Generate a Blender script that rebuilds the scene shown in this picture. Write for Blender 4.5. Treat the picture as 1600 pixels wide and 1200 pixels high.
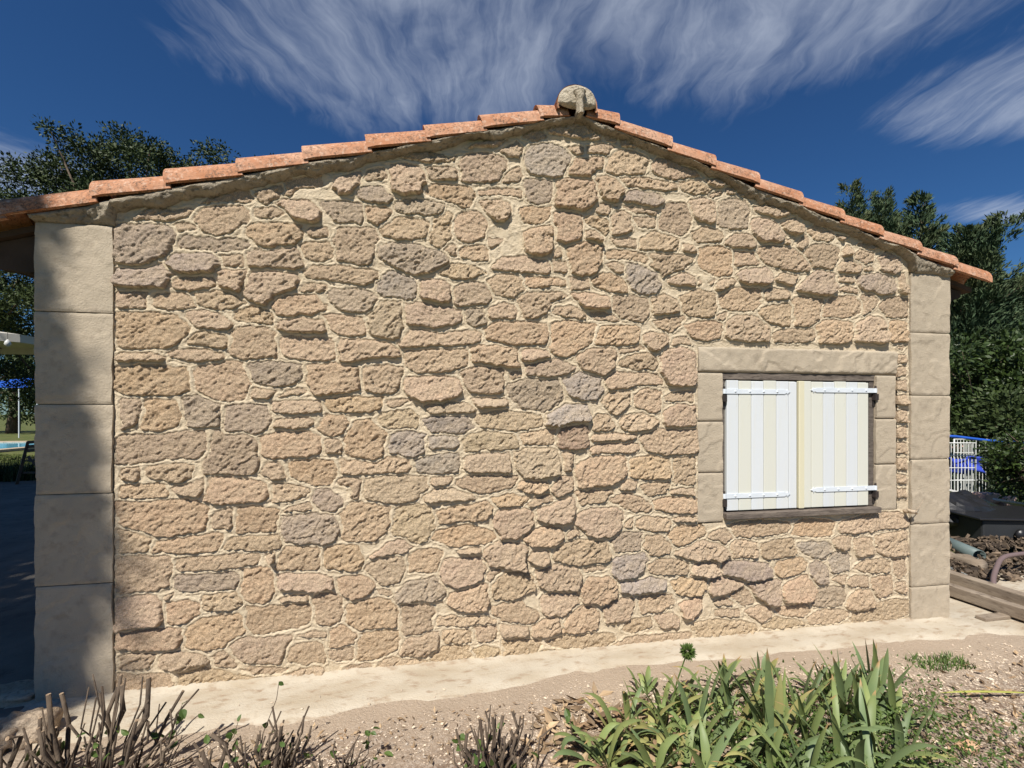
import bpy, math, random
import numpy as np
from mathutils import Vector, Matrix

random.seed(7)
RNG = np.random.default_rng(11)
for o in list(bpy.data.objects):
    bpy.data.objects.remove(o)
SC = bpy.context.scene
COL = SC.collection

# ------------------------------------------------------------------ camera
TH = math.radians(9.88)
S_, C_ = math.sin(TH), math.cos(TH)
CAM = np.array([1.842, -2.543, 1.378])
FW = np.array([S_, C_, 0.0]); RT = np.array([C_, -S_, 0.0]); UP = np.array([0, 0, 1.0])
cam_d = bpy.data.cameras.new('camera')
cam = bpy.data.objects.new('camera', cam_d); COL.objects.link(cam)
cam.location = CAM; cam.rotation_euler = (math.radians(90), 0, -TH)
cam_d.sensor_width = 36; cam_d.lens = 16.2; cam_d.shift_y = 42 / 1600
cam_d.clip_start = 0.05; cam_d.clip_end = 3000
SC.camera = cam

# ------------------------------------------------------------------ light
SUN_DIR = Vector((0.32, 0.54, -0.78)).normalized()      # the way the light travels
W = bpy.data.worlds.new('World'); SC.world = W; W.use_nodes = True
wt = W.node_tree; wt.nodes.clear()


class NT:
    """small helper to write node trees compactly"""
    def __init__(s, t): s.t = t
    def n(s, ty, **k):
        nd = s.t.nodes.new(ty)
        for a, b in k.items():
            if a == 'ins':
                for i, v in b.items():
                    if hasattr(v, 'is_output') or isinstance(v, bpy.types.NodeSocket):
                        s.t.links.new(v, nd.inputs[i])
                    else:
                        nd.inputs[i].default_value = v
            else:
                setattr(nd, a, b)
        return nd
    def m(s, op, a, b=0.0, c=0.0, clamp=False):
        nd = s.n('ShaderNodeMath', operation=op, use_clamp=clamp, ins={0: a, 1: b, 2: c})
        return nd.outputs[0]
    def mix(s, f, a, b, ty='MIX'):
        nd = s.n('ShaderNodeMix', data_type='RGBA', blend_type=ty)
        for i, v in ((0, f), (6, a), (7, b)):
            if isinstance(v, bpy.types.NodeSocket): s.t.links.new(v, nd.inputs[i])
            else: nd.inputs[i].default_value = v if i == 0 or len(v) == 4 else (*v, 1)
        return nd.outputs[2]
    def noise(s, vec, scale, detail=5, rough=0.55, dist=0.0):
        nd = s.n('ShaderNodeTexNoise', ins={'Scale': scale, 'Detail': detail, 'Roughness': rough, 'Distortion': dist})
        if vec is not None: s.t.links.new(vec, nd.inputs['Vector'])
        return nd.outputs[0]
    def ramp(s, f, a, b, c0=0.0, c1=1.0):
        nd = s.n('ShaderNodeMapRange', ins={0: f, 1: a, 2: b, 3: c0, 4: c1}); nd.interpolation_type = 'SMOOTHSTEP'
        return nd.outputs[0]
    def mapv(s, vec, sc=(1, 1, 1), rot=(0, 0, 0), loc=(0, 0, 0)):
        nd = s.n('ShaderNodeMapping', ins={'Scale': sc, 'Rotation': rot, 'Location': loc})
        s.t.links.new(vec, nd.inputs[0]); return nd.outputs[0]


w = NT(wt)
sky = w.n('ShaderNodeTexSky', sky_type='NISHITA', sun_disc=False)
el = math.asin(-SUN_DIR.z)
sky.sun_elevation = el
sky.sun_rotation = math.atan2(-SUN_DIR.x, -SUN_DIR.y)
sky.air_density = 1.0; sky.dust_density = 0.2; sky.ozone_density = 3.0; sky.altitude = 400
tc = w.n('ShaderNodeTexCoord')
sep = w.n('ShaderNodeSeparateXYZ', ins={0: tc.outputs['Generated']})
zc = w.m('MAXIMUM', sep.outputs[2], 0.04)
fx = w.m('DIVIDE', sep.outputs[0], zc); fy = w.m('DIVIDE', sep.outputs[1], zc)
cu = w.m('SUBTRACT', w.m('MULTIPLY', fx, C_), w.m('MULTIPLY', fy, S_))     # across the wind streaks
cv = w.m('ADD', w.m('MULTIPLY', fx, S_), w.m('MULTIPLY', fy, C_))          # along them
uv = w.n('ShaderNodeCombineXYZ', ins={0: cu, 1: cv, 2: 0.0}).outputs[0]
warp = w.n('ShaderNodeTexNoise', ins={'Scale': 1.1, 'Detail': 5.0}); wt.links.new(uv, warp.inputs['Vector'])
wv = w.n('ShaderNodeVectorMath', operation='MULTIPLY_ADD')
wt.links.new(warp.outputs['Color'], wv.inputs[0]); wv.inputs[1].default_value = (.62, .62, 0); wt.links.new(uv, wv.inputs[2])
streak = w.noise(w.mapv(wv.outputs[0], (3.4, 1.1, 1), (0, 0, 0.10)), 1.5, 8, 0.52, 0.9)
puff = w.noise(w.mapv(wv.outputs[0], (1.5, 0.9, 1), (0, 0, 0), (3.1, 1.7, 0)), 1.5, 6, 0.6)


def blob(u0, v0, ru, rv):
    a = w.m('DIVIDE', w.m('SUBTRACT', cu, u0), ru); b = w.m('DIVIDE', w.m('SUBTRACT', cv, v0), rv)
    d = w.m('SQRT', w.m('ADD', w.m('MULTIPLY', a, a), w.m('MULTIPLY', b, b)))
    return w.ramp(d, 1.25, 0.25)


m1 = w.m('MAXIMUM', blob(-0.30, 1.25, 0.72, 0.62), blob(0.60, 1.10, 0.95, 0.60))
m2 = w.m('MAXIMUM', blob(1.62, 1.46, 0.62, 0.36), w.m('MAXIMUM', blob(2.6, 2.28, 0.70, 0.26), blob(-2.50, 1.90, 1.3, 0.50)))
msk = w.m('MAXIMUM', m1, m2)
fine = w.noise(w.mapv(wv.outputs[0], (14, 2.2, 1), (0, 0, 0.18)), 1.7, 7, 0.6, 0.6)
veil = w.m('ADD', w.m('ADD', w.m('MULTIPLY', streak, 0.38), w.m('MULTIPLY', fine, 0.29)), w.m('MULTIPLY', puff, 0.62))
dens = w.ramp(w.m('ADD', veil, w.m('MULTIPLY', w.m('SUBTRACT', msk, 1.0), 0.50)), 0.36, 0.98)
dens = w.m('MULTIPLY', dens, 0.72)
hs = w.n('ShaderNodeHueSaturation', ins={'Hue': 0.5, 'Saturation': 1.12, 'Value': 0.54, 'Color': sky.outputs[0]})
tint = w.mix(1.0, hs.outputs[0], (0.47, 0.74, 1.0), 'MULTIPLY')
skyc = w.mix(dens, tint, (4.3, 4.75, 5.6))
bg = w.n('ShaderNodeBackground', ins={'Color': skyc, 'Strength': 0.10})
out = w.n('ShaderNodeOutputWorld'); wt.links.new(bg.outputs[0], out.inputs[0])

sd = bpy.data.lights.new('sun', 'SUN'); sd.energy = 5.0; sd.angle = math.radians(0.55); sd.color = (1.0, 0.95, 0.87)
so = bpy.data.objects.new('sun', sd); COL.objects.link(so)
so.rotation_euler = SUN_DIR.to_track_quat('-Z', 'Y').to_euler()
so.location = (-5, -8, 12)
vs = SC.view_settings
vs.view_transform = 'Standard'; vs.look = 'None'; vs.gamma = 1; vs.use_curve_mapping = False
vs.exposure = 0.43
SC.render.engine = 'CYCLES'


# ------------------------------------------------------------------ pixel helpers (photo is 1600 x 1200)
def ray(x, y): return FW + RT * (x - 800) / 720 + UP * (642 - y) / 720
def P(x, y, o=0.0):
    d = ray(x, y); return CAM + d * ((o - CAM[1]) / d[1])
def G(x, y, z=0.0):
    d = ray(x, y); return CAM + d * ((z - CAM[2]) / d[2])
def D(x, y, dep): return CAM + ray(x, y) * dep


# ------------------------------------------------------------------ numpy noise
_T = RNG.random((256, 256))


def vn(x, y, seed=0):
    x = np.asarray(x, float) + seed * 17.31; y = np.asarray(y, float) + seed * 9.73
    xi = np.floor(x).astype(int); yi = np.floor(y).astype(int)
    a = x - xi; b = y - yi
    a = a * a * (3 - 2 * a); b = b * b * (3 - 2 * b)
    x0 = xi & 255; x1 = (xi + 1) & 255; y0 = yi & 255; y1 = (yi + 1) & 255
    return (_T[x0, y0] * (1 - a) + _T[x1, y0] * a) * (1 - b) + (_T[x0, y1] * (1 - a) + _T[x1, y1] * a) * b


def fbm(x, y, seed=0, oct=4, gain=0.5):
    v = 0; amp = 1; tot = 0
    for i in range(oct):
        v = v + amp * vn(x * 2 ** i, y * 2 ** i, seed + i * 3.1); tot += amp; amp *= gain
    return v / tot


def sst(x, a, b):
    t = np.clip((x - a) / (b - a), 0, 1); return t * t * (3 - 2 * t)


# ------------------------------------------------------------------ mesh helpers
def mesh_np(name, V, F, mat=None, smooth=True):
    """V (n,3); F (m,4) or (m,3)"""
    V = np.ascontiguousarray(V, dtype=np.float32); F = np.ascontiguousarray(F, dtype=np.int32)
    me = bpy.data.meshes.new(name)
    k = F.shape[1]
    me.vertices.add(len(V)); me.vertices.foreach_set('co', V.ravel())
    me.loops.add(F.size); me.loops.foreach_set('vertex_index', F.ravel())
    me.polygons.add(len(F))
    me.polygons.foreach_set('loop_start', np.arange(0, F.size, k, dtype=np.int32))
    me.polygons.foreach_set('use_smooth', np.full(len(F), smooth, dtype=bool))
    me.update(calc_edges=True)
    if mat: me.materials.append(mat)
    return me


def link(name, me, parent=None, loc=None):
    o = bpy.data.objects.new(name, me); COL.objects.link(o)
    if parent is not None: o.parent = parent
    if loc is not None: o.location = loc
    return o


def thing(name, label, cat, loc=(0, 0, 0), group=None):
    o = link(name, None, None, [float(v) for v in loc]); o['label'] = label; o['category'] = cat
    o.empty_display_size = 0.1
    if group: o['group'] = group
    return o


def tag(o, label, cat, group=None):
    o['label'] = label; o['category'] = cat
    if group: o['group'] = group
    return o


class MB:
    """collects simple shapes, links them as one object"""
    def __init__(s): s.v = []; s.f = []
    def add(s, vs, fs):
        b = len(s.v); s.v += [tuple(map(float, v)) for v in vs]; s.f += [tuple(i + b for i in f) for f in fs]
    def box(s, x0, x1, y0, y1, z0, z1, M=None):
        vs = [(x, y, z) for z in (z0, z1) for y in (y0, y1) for x in (x0, x1)]
        if M is not None: vs = [tuple(M @ Vector(v)) for v in vs]
        s.add(vs, [(0, 2, 3, 1), (4, 5, 7, 6), (0, 1, 5, 4), (2, 6, 7, 3), (0, 4, 6, 2), (1, 3, 7, 5)])
    def tube(s, pts, rad, n=8, cap=True, flat=1.0):
        pts = [Vector([float(c) for c in p]) for p in pts]
        if not hasattr(rad, '__len__'): rad = [rad] * len(pts)
        rings = []; ref = Vector((0.13, 0.9, 0.35))
        for i, p in enumerate(pts):
            t = (pts[min(i + 1, len(pts) - 1)] - pts[max(i - 1, 0)]).normalized()
            if abs(t.dot(ref)) > .95: ref = Vector((1, 0, 0.1))
            a = t.cross(ref).normalized(); b = t.cross(a)
            rings.append([p + (a * math.cos(2 * math.pi * j / n) + b * math.sin(2 * math.pi * j / n) * flat) * rad[i] for j in range(n)])
        vs = [v for r_ in rings for v in r_]; fs = []
        for i in range(len(pts) - 1):
            for j in range(n):
                k = (j + 1) % n
                fs.append((i * n + j, i * n + k, (i + 1) * n + k, (i + 1) * n + j))
        if cap: fs += [tuple(range(n - 1, -1, -1)), tuple((len(pts) - 1) * n + j for j in range(n))]
        s.add(vs, fs)
    def build(s, name, mat, parent=None, smooth=False, bevel=0, loc=None):
        me = bpy.data.meshes.new(name); me.from_pydata(s.v, [], s.f); me.update()
        if smooth: me.polygons.foreach_set('use_smooth', [True] * len(me.polygons))
        me.materials.append(mat)
        o = link(name, me, parent, loc)
        if bevel:
            b = o.modifiers.new('bevel', 'BEVEL'); b.width = bevel; b.segments = 2; b.limit_method = 'ANGLE'
        return o


# ------------------------------------------------------------------ materials
def new_mat(name, rough=0.85, spec=0.25):
    m = bpy.data.materials.new(name); m.use_nodes = True
    t = m.node_tree; b = t.nodes['Principled BSDF']
    b.inputs['Roughness'].default_value = rough
    b.inputs['Specular IOR Level'].default_value = spec
    return m, NT(t), b


def noise_mat(name, c0, c1, scale=8, bump=0.3, bscale=60, rough=0.9, c2=None, dist=0.01, aniso=(1, 1, 1), spec=0.2, rnd=0.0):
    m, h, b = new_mat(name, rough, spec)
    tcn = h.n('ShaderNodeTexCoord').outputs['Object']
    v = h.mapv(tcn, aniso)
    f = h.ramp(h.noise(v, scale, 6, 0.6), 0.3, 0.7)
    col = h.mix(f, c0, c1)
    if c2: col = h.mix(h.ramp(h.noise(v, scale * 4.3, 5, 0.6), 0.5, 0.72), col, c2)
    if rnd:
        ri = h.n('ShaderNodeNewGeometry').outputs['Random Per Island']
        col = h.mix(1.0, col, h.mix(ri, (1 - rnd,) * 3, (1 + rnd, 1 + rnd * .9, 1 + rnd * .6)), 'MULTIPLY')
    h.t.links.new(col, b.inputs['Base Color'])
    if bump:
        bp = h.n('ShaderNodeBump', ins={'Strength': bump, 'Distance': dist, 'Height': h.noise(v, bscale, 6, 0.65)})
        h.t.links.new(bp.outputs[0], b.inputs['Normal'])
    return m


def stone_mat():
    m, h, b = new_mat('stone', 0.93, 0.15)
    tcn = h.n('ShaderNodeTexCoord').outputs['Object']
    oi = h.n('ShaderNodeObjectInfo')
    g1 = h.ramp(h.noise(tcn, 14, 5, 0.6), 0.3, 0.72)
    base = oi.outputs['Color']
    col = h.mix(h.m('MULTIPLY', g1, 0.50), base, (0.56, 0.445, 0.31))
    g2 = h.ramp(h.noise(h.mapv(tcn, (1, 1, 1), (0, 0, 0), (5, 2, 1)), 42, 4, 0.6), 0.52, 0.75)
    col = h.mix(h.m('MULTIPLY', g2, 0.22), col, (0.30, 0.225, 0.175))
    g3 = h.ramp(h.noise(tcn, 210, 3, 0.6), 0.35, 0.7)
    col = h.mix(1.0, col, h.mix(g3, (0.80, 0.78, 0.76), (1.36, 1.34, 1.30)), 'MULTIPLY')
    h.t.links.new(col, b.inputs['Base Color'])
    n1 = h.noise(tcn, 85, 6, 0.75); n2 = h.noise(tcn, 240, 4, 0.7)
    dg = h.mapv(tcn, (0.55, 1, 1.9), (0, math.radians(32), 0))
    n3 = h.noise(dg, 40, 8, 0.70, 0.8)
    hh = h.m('ADD', h.m('ADD', h.m('MULTIPLY', n1, 1.35), h.m('MULTIPLY', n3, 0.75)), h.m('MULTIPLY', n2, 0.6))
    bp = h.n('ShaderNodeBump', ins={'Strength': 1.0, 'Distance': 0.0105, 'Height': hh})
    h.t.links.new(bp.outputs[0], b.inputs['Normal'])
    return m


M = {}
M['stone'] = stone_mat()
M['mortar'] = noise_mat('mortar', (0.565, 0.465, 0.325), (0.64, 0.53, 0.38), 6, 1.0, 150, 0.95, (0.52, 0.42, 0.29), 0.007)
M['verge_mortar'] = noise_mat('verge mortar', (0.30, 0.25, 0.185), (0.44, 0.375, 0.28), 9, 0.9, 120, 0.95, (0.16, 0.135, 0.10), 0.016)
M['render'] = noise_mat('render', (0.40, 0.335, 0.25), (0.475, 0.40, 0.30), 4, 0.8, 130, 0.92, (0.355, 0.295, 0.22), 0.0055)


def tile_mat():
    m, h, b = new_mat('terracotta', 0.82, 0.25)
    tcn = h.n('ShaderNodeTexCoord').outputs['Object']
    oi = h.n('ShaderNodeObjectInfo')
    off = h.n('ShaderNodeVectorMath', operation='ADD', ins={0: tcn})
    h.t.links.new(h.m('MULTIPLY', oi.outputs['Random'], 37.0), off.inputs[1])
    v = off.outputs[0]
    col = h.mix(h.ramp(h.noise(v, 9, 5, 0.6), 0.3, 0.7), (0.40, 0.18, 0.095), (0.52, 0.31, 0.205))
    col = h.mix(h.m('MULTIPLY', oi.outputs['Random'], 0.6), col, (0.42, 0.17, 0.075))
    spk = h.ramp(h.noise(v, 75, 6, 0.8), 0.47, 0.60)
    big = h.ramp(h.noise(v, 10, 4, 0.6), 0.28, 0.56)
    col = h.mix(h.m('MULTIPLY', h.m('MULTIPLY', spk, big), 0.85), col, (0.10, 0.065, 0.045))
    col = h.mix(h.m('MULTIPLY', h.ramp(h.noise(v, 38, 6, 0.7), 0.52, 0.66), 0.55), col, (0.62, 0.46, 0.35))
    h.t.links.new(col, b.inputs['Base Color'])
    bp = h.n('ShaderNodeBump', ins={'Strength': 0.5, 'Distance': 0.003, 'Height': h.noise(v, 120, 5, 0.65)})
    h.t.links.new(bp.outputs[0], b.inputs['Normal'])
    return m


M['tile'] = tile_mat()
M['ridge_mortar'] = noise_mat('ridge mortar', (0.40, 0.345, 0.26), (0.52, 0.455, 0.35), 9, 0.9, 90, 0.95, (0.27, 0.225, 0.165), 0.014)
M['dark_wood'] = noise_mat('weathered dark wood', (0.085, 0.07, 0.06), (0.16, 0.135, 0.115), 5, 0.6, 40, 0.85, (0.045, 0.037, 0.03), 0.004, (1.2, 1, 9))
M['dark_wood_h'] = noise_mat('weathered wood rail', (0.10, 0.082, 0.07), (0.20, 0.165, 0.135), 5, 0.6, 40, 0.85, (0.05, 0.04, 0.033), 0.004, (1.2, 9, 9))
M['eave_wood'] = noise_mat('eave wood', (0.05, 0.035, 0.025), (0.08, 0.055, 0.04), 5, 0.3, 40)
M['plank'] = noise_mat('grey brown plank', (0.20, 0.155, 0.115), (0.33, 0.27, 0.205), 3, 0.5, 30, 0.9, (0.12, 0.09, 0.065), 0.006, (1, 1, 7))


def board_mat():
    m, h, b = new_mat('painted board', 0.42, 0.4)
    tcn = h.n('ShaderNodeTexCoord').outputs['Object']
    oi = h.n('ShaderNodeObjectInfo')
    grime = h.ramp(h.noise(h.mapv(tcn, (30, 30, 3)), 1.2, 6, 0.65), 0.45, 0.85)
    col = h.mix(h.m('MULTIPLY', grime, 0.42), oi.outputs['Color'], (0.62, 0.60, 0.46))
    cr = h.noise(tcn, 16, 2, 0.5, 2.2)
    line = h.ramp(h.m('ABSOLUTE', h.m('SUBTRACT', cr, 0.5)), 0.0, 0.006, 1.0, 0.0)
    zone = h.ramp(h.noise(tcn, 3.5, 3, 0.5), 0.5, 0.65)
    col = h.mix(h.m('MULTIPLY', h.m('MULTIPLY', line, zone), 0.7), col, (0.38, 0.37, 0.28))
    h.t.links.new(col, b.inputs['Base Color'])
    return m


M['board'] = board_mat()
M['white_metal'] = noise_mat('white painted iron', (0.60, 0.645, 0.69), (0.66, 0.70, 0.74), 10, 0.1, 60, 0.4, spec=0.5)
M['iron'] = noise_mat('dark iron', (0.03, 0.027, 0.026), (0.06, 0.045, 0.04), 20, 0.2, 60, 0.6)
M['concrete'] = noise_mat('pale concrete apron', (0.41, 0.345, 0.255), (0.51, 0.455, 0.365), 2.6, 0.6, 70, 0.93, (0.33, 0.25, 0.175), 0.009, (1, 2.2, 1))


def soil_mat():
    m, h, b = new_mat('gravelly soil', 0.96, 0.1)
    tcn = h.n('ShaderNodeTexCoord').outputs['Object']
    col = h.mix(h.ramp(h.noise(tcn, 3.2, 6, 0.65), 0.35, 0.65), (0.22, 0.158, 0.115), (0.38, 0.29, 0.215))
    v = h.n('ShaderNodeTexVoronoi', ins={'Vector': tcn, 'Scale': 85.0})
    br = h.n('ShaderNodeSeparateXYZ', ins={0: v.outputs['Color']}).outputs[0]
    col = h.mix(h.m('MULTIPLY', h.ramp(br, 0.55, 0.9), 0.65), col, (0.50, 0.42, 0.34))
    col = h.mix(h.m('MULTIPLY', h.ramp(h.noise(tcn, 130, 4, 0.7), 0.55, 0.72), 0.5), col, (0.12, 0.085, 0.06))
    yy = h.n('ShaderNodeSeparateXYZ', ins={0: tcn}).outputs[1]
    dust = h.ramp(h.m('ADD', yy, h.m('MULTIPLY', h.noise(tcn, 2.2, 5, 0.6), 0.7)), -0.42, -0.02)
    col = h.mix(h.m('MULTIPLY', dust, 0.8), col, (0.45, 0.36, 0.27))
    h.t.links.new(col, b.inputs['Base Color'])
    hh = h.m('ADD', h.m('MULTIPLY', v.outputs['Distance'], -0.25), h.m('MULTIPLY', h.noise(tcn, 75, 7, 0.75), 1.3))
    bp = h.n('ShaderNodeBump', ins={'Strength': 0.8, 'Distance': 0.012, 'Height': hh})
    h.t.links.new(bp.outputs[0], b.inputs['Normal'])
    return m


M['soil'] = soil_mat()
M['pebble'] = noise_mat('pebble', (0.36, 0.285, 0.22), (0.62, 0.53, 0.44), 9, 0.3, 80, 0.9, rnd=0.35)
M['grass'] = noise_mat('lawn', (0.05, 0.075, 0.018), (0.12, 0.13, 0.04), 1.2, 0.5, 30, 0.95, (0.16, 0.13, 0.06))
M['grassblade'] = noise_mat('grass blade', (0.07, 0.105, 0.025), (0.14, 0.16, 0.05), 2, 0, rnd=0.4)
M['patio'] = noise_mat('patio slab', (0.13, 0.115, 0.095), (0.20, 0.18, 0.15), 1.4, 0.3, 50, 0.85, (0.10, 0.09, 0.075))
M['bark'] = noise_mat('bark', (0.07, 0.05, 0.036), (0.155, 0.118, 0.085), 14, 0.8, 60, 0.95, (0.06, 0.047, 0.037), 0.01, (1, 1, 0.3))
M['cutwood'] = noise_mat('cut wood end', (0.22, 0.155, 0.10), (0.42, 0.31, 0.21), 60, 0.2, 90)
M['water'] = noise_mat('pool water', (0.10, 0.42, 0.58), (0.16, 0.50, 0.66), 2, 0.15, 6, 0.08, spec=0.5)


def leaf_mat(name, c0, c1, c2=None, rough=0.55, spec=0.35, trans=0.0, scale=1.3):
    m, h, b = new_mat(name, rough, spec)
    tcn = h.n('ShaderNodeTexCoord').outputs['Object']
    ri = h.n('ShaderNodeNewGeometry').outputs['Random Per Island']
    col = h.mix(ri, c0, c1)
    if c2: col = h.mix(h.ramp(h.noise(tcn, scale, 4, 0.6), 0.45, 0.7), col, c2)
    h.t.links.new(col, b.inputs['Base Color'])
    if trans:
        tr = h.n('ShaderNodeBsdfTranslucent'); h.t.links.new(col, tr.inputs[0])
        mx = h.n('ShaderNodeMixShader', ins={0: trans}); h.t.links.new(b.outputs[0], mx.inputs[1]); h.t.links.new(tr.outputs[0], mx.inputs[2])
        h.t.links.new(mx.outputs[0], h.t.nodes['Material Output'].inputs[0])
    return m


M['oakleaf'] = leaf_mat('oak leaves', (0.024, 0.042, 0.014), (0.062, 0.085, 0.026), (0.038, 0.055, 0.018), 0.6, 0.25)
M['conifer'] = leaf_mat('conifer sprays', (0.030, 0.055, 0.030), (0.075, 0.115, 0.055), (0.10, 0.11, 0.045), 0.7, 0.2, scale=0.8)
M['laurel'] = leaf_mat('laurel leaves', (0.018, 0.034, 0.010), (0.055, 0.088, 0.018), (0.03, 0.05, 0.014), 0.5, 0.35, 0.05)
M['weed'] = leaf_mat('weed leaves', (0.05, 0.09, 0.02), (0.11, 0.16, 0.04), None, 0.5, 0.3, 0.12)


def iris_mat():
    m, h, b = new_mat('iris leaf', 0.5, 0.35)
    oi = h.n('ShaderNodeObjectInfo')
    tcn = h.n('ShaderNodeTexCoord').outputs['Object']
    at = h.n('ShaderNodeAttribute', attribute_name='t')
    c = h.mix(h.ramp(h.noise(tcn, 9, 4, 0.6), 0.35, 0.7), (0.9, 0.95, 0.9), (1.12, 1.08, 0.95))
    c = h.mix(1.0, oi.outputs['Color'], c, 'MULTIPLY')
    tip = h.ramp(h.m('ADD', at.outputs['Fac'], h.m('MULTIPLY', oi.outputs['Random'], 0.16)), 0.99, 1.08)
    c = h.mix(h.m('MULTIPLY', tip, 0.8), c, (0.42, 0.25, 0.12))
    h.t.links.new(c, b.inputs['Base Color'])
    tr = h.n('ShaderNodeBsdfTranslucent'); h.t.links.new(c, tr.inputs[0])
    mx = h.n('ShaderNodeMixShader', ins={0: 0.14}); h.t.links.new(b.outputs[0], mx.inputs[1]); h.t.links.new(tr.outputs[0], mx.inputs[2])
    h.t.links.new(mx.outputs[0], h.t.nodes['Material Output'].inputs[0])
    return m


M['iris'] = iris_mat()
M['litter'] = noise_mat('dry litter', (0.18, 0.115, 0.07), (0.37, 0.28, 0.19), 6, 0, rnd=0.5)
def flat(name, c, rough=0.5, spec=0.4): return noise_mat(name, tuple(x * .85 for x in c), c, 6, 0.15, 40, rough, spec=spec)
M['blue'] = flat('blue plastic', (0.02, 0.10, 0.50))
M['blue_cloth'] = flat('blue cloth', (0.03, 0.06, 0.42), 0.8)
M['white_wire'] = flat('white wire', (0.72, 0.73, 0.70))
M['black'] = flat('black plastic', (0.018, 0.018, 0.02), 0.35)
M['black_box'] = flat('dark grey sheet', (0.025, 0.027, 0.03), 0.6)
M['red_beam'] = flat('dark red metal', (0.12, 0.02, 0.02))
M['teal_pipe'] = flat('grey green pipe', (0.13, 0.17, 0.165), 0.5)
M['grey_pipe'] = flat('grey pipe', (0.19, 0.20, 0.19), 0.7)
M['hose'] = flat('mauve brown hose', (0.17, 0.12, 0.115), 0.6)
M['white_board'] = flat('white board', (0.72, 0.71, 0.68))
M['pink_block'] = flat('pinkish block', (0.52, 0.34, 0.28), 0.9)
M['cream_cloth'] = flat('cream canvas', (0.55, 0.52, 0.45), 0.9)
M['chairwood'] = flat('dark chair wood', (0.09, 0.055, 0.035), 0.6)
M['rock'] = noise_mat('rock', (0.38, 0.29, 0.20), (0.52, 0.42, 0.31), 7, 0.8, 40, 0.95, (0.25, 0.19, 0.14), 0.02)
M['ochre'] = noise_mat('ochre rock', (0.50, 0.30, 0.17), (0.56, 0.38, 0.24), 9, 0.6, 40, 0.95)
M['lampglass'] = flat('lamp glass', (0.6, 0.6, 0.57), 0.2)

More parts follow.
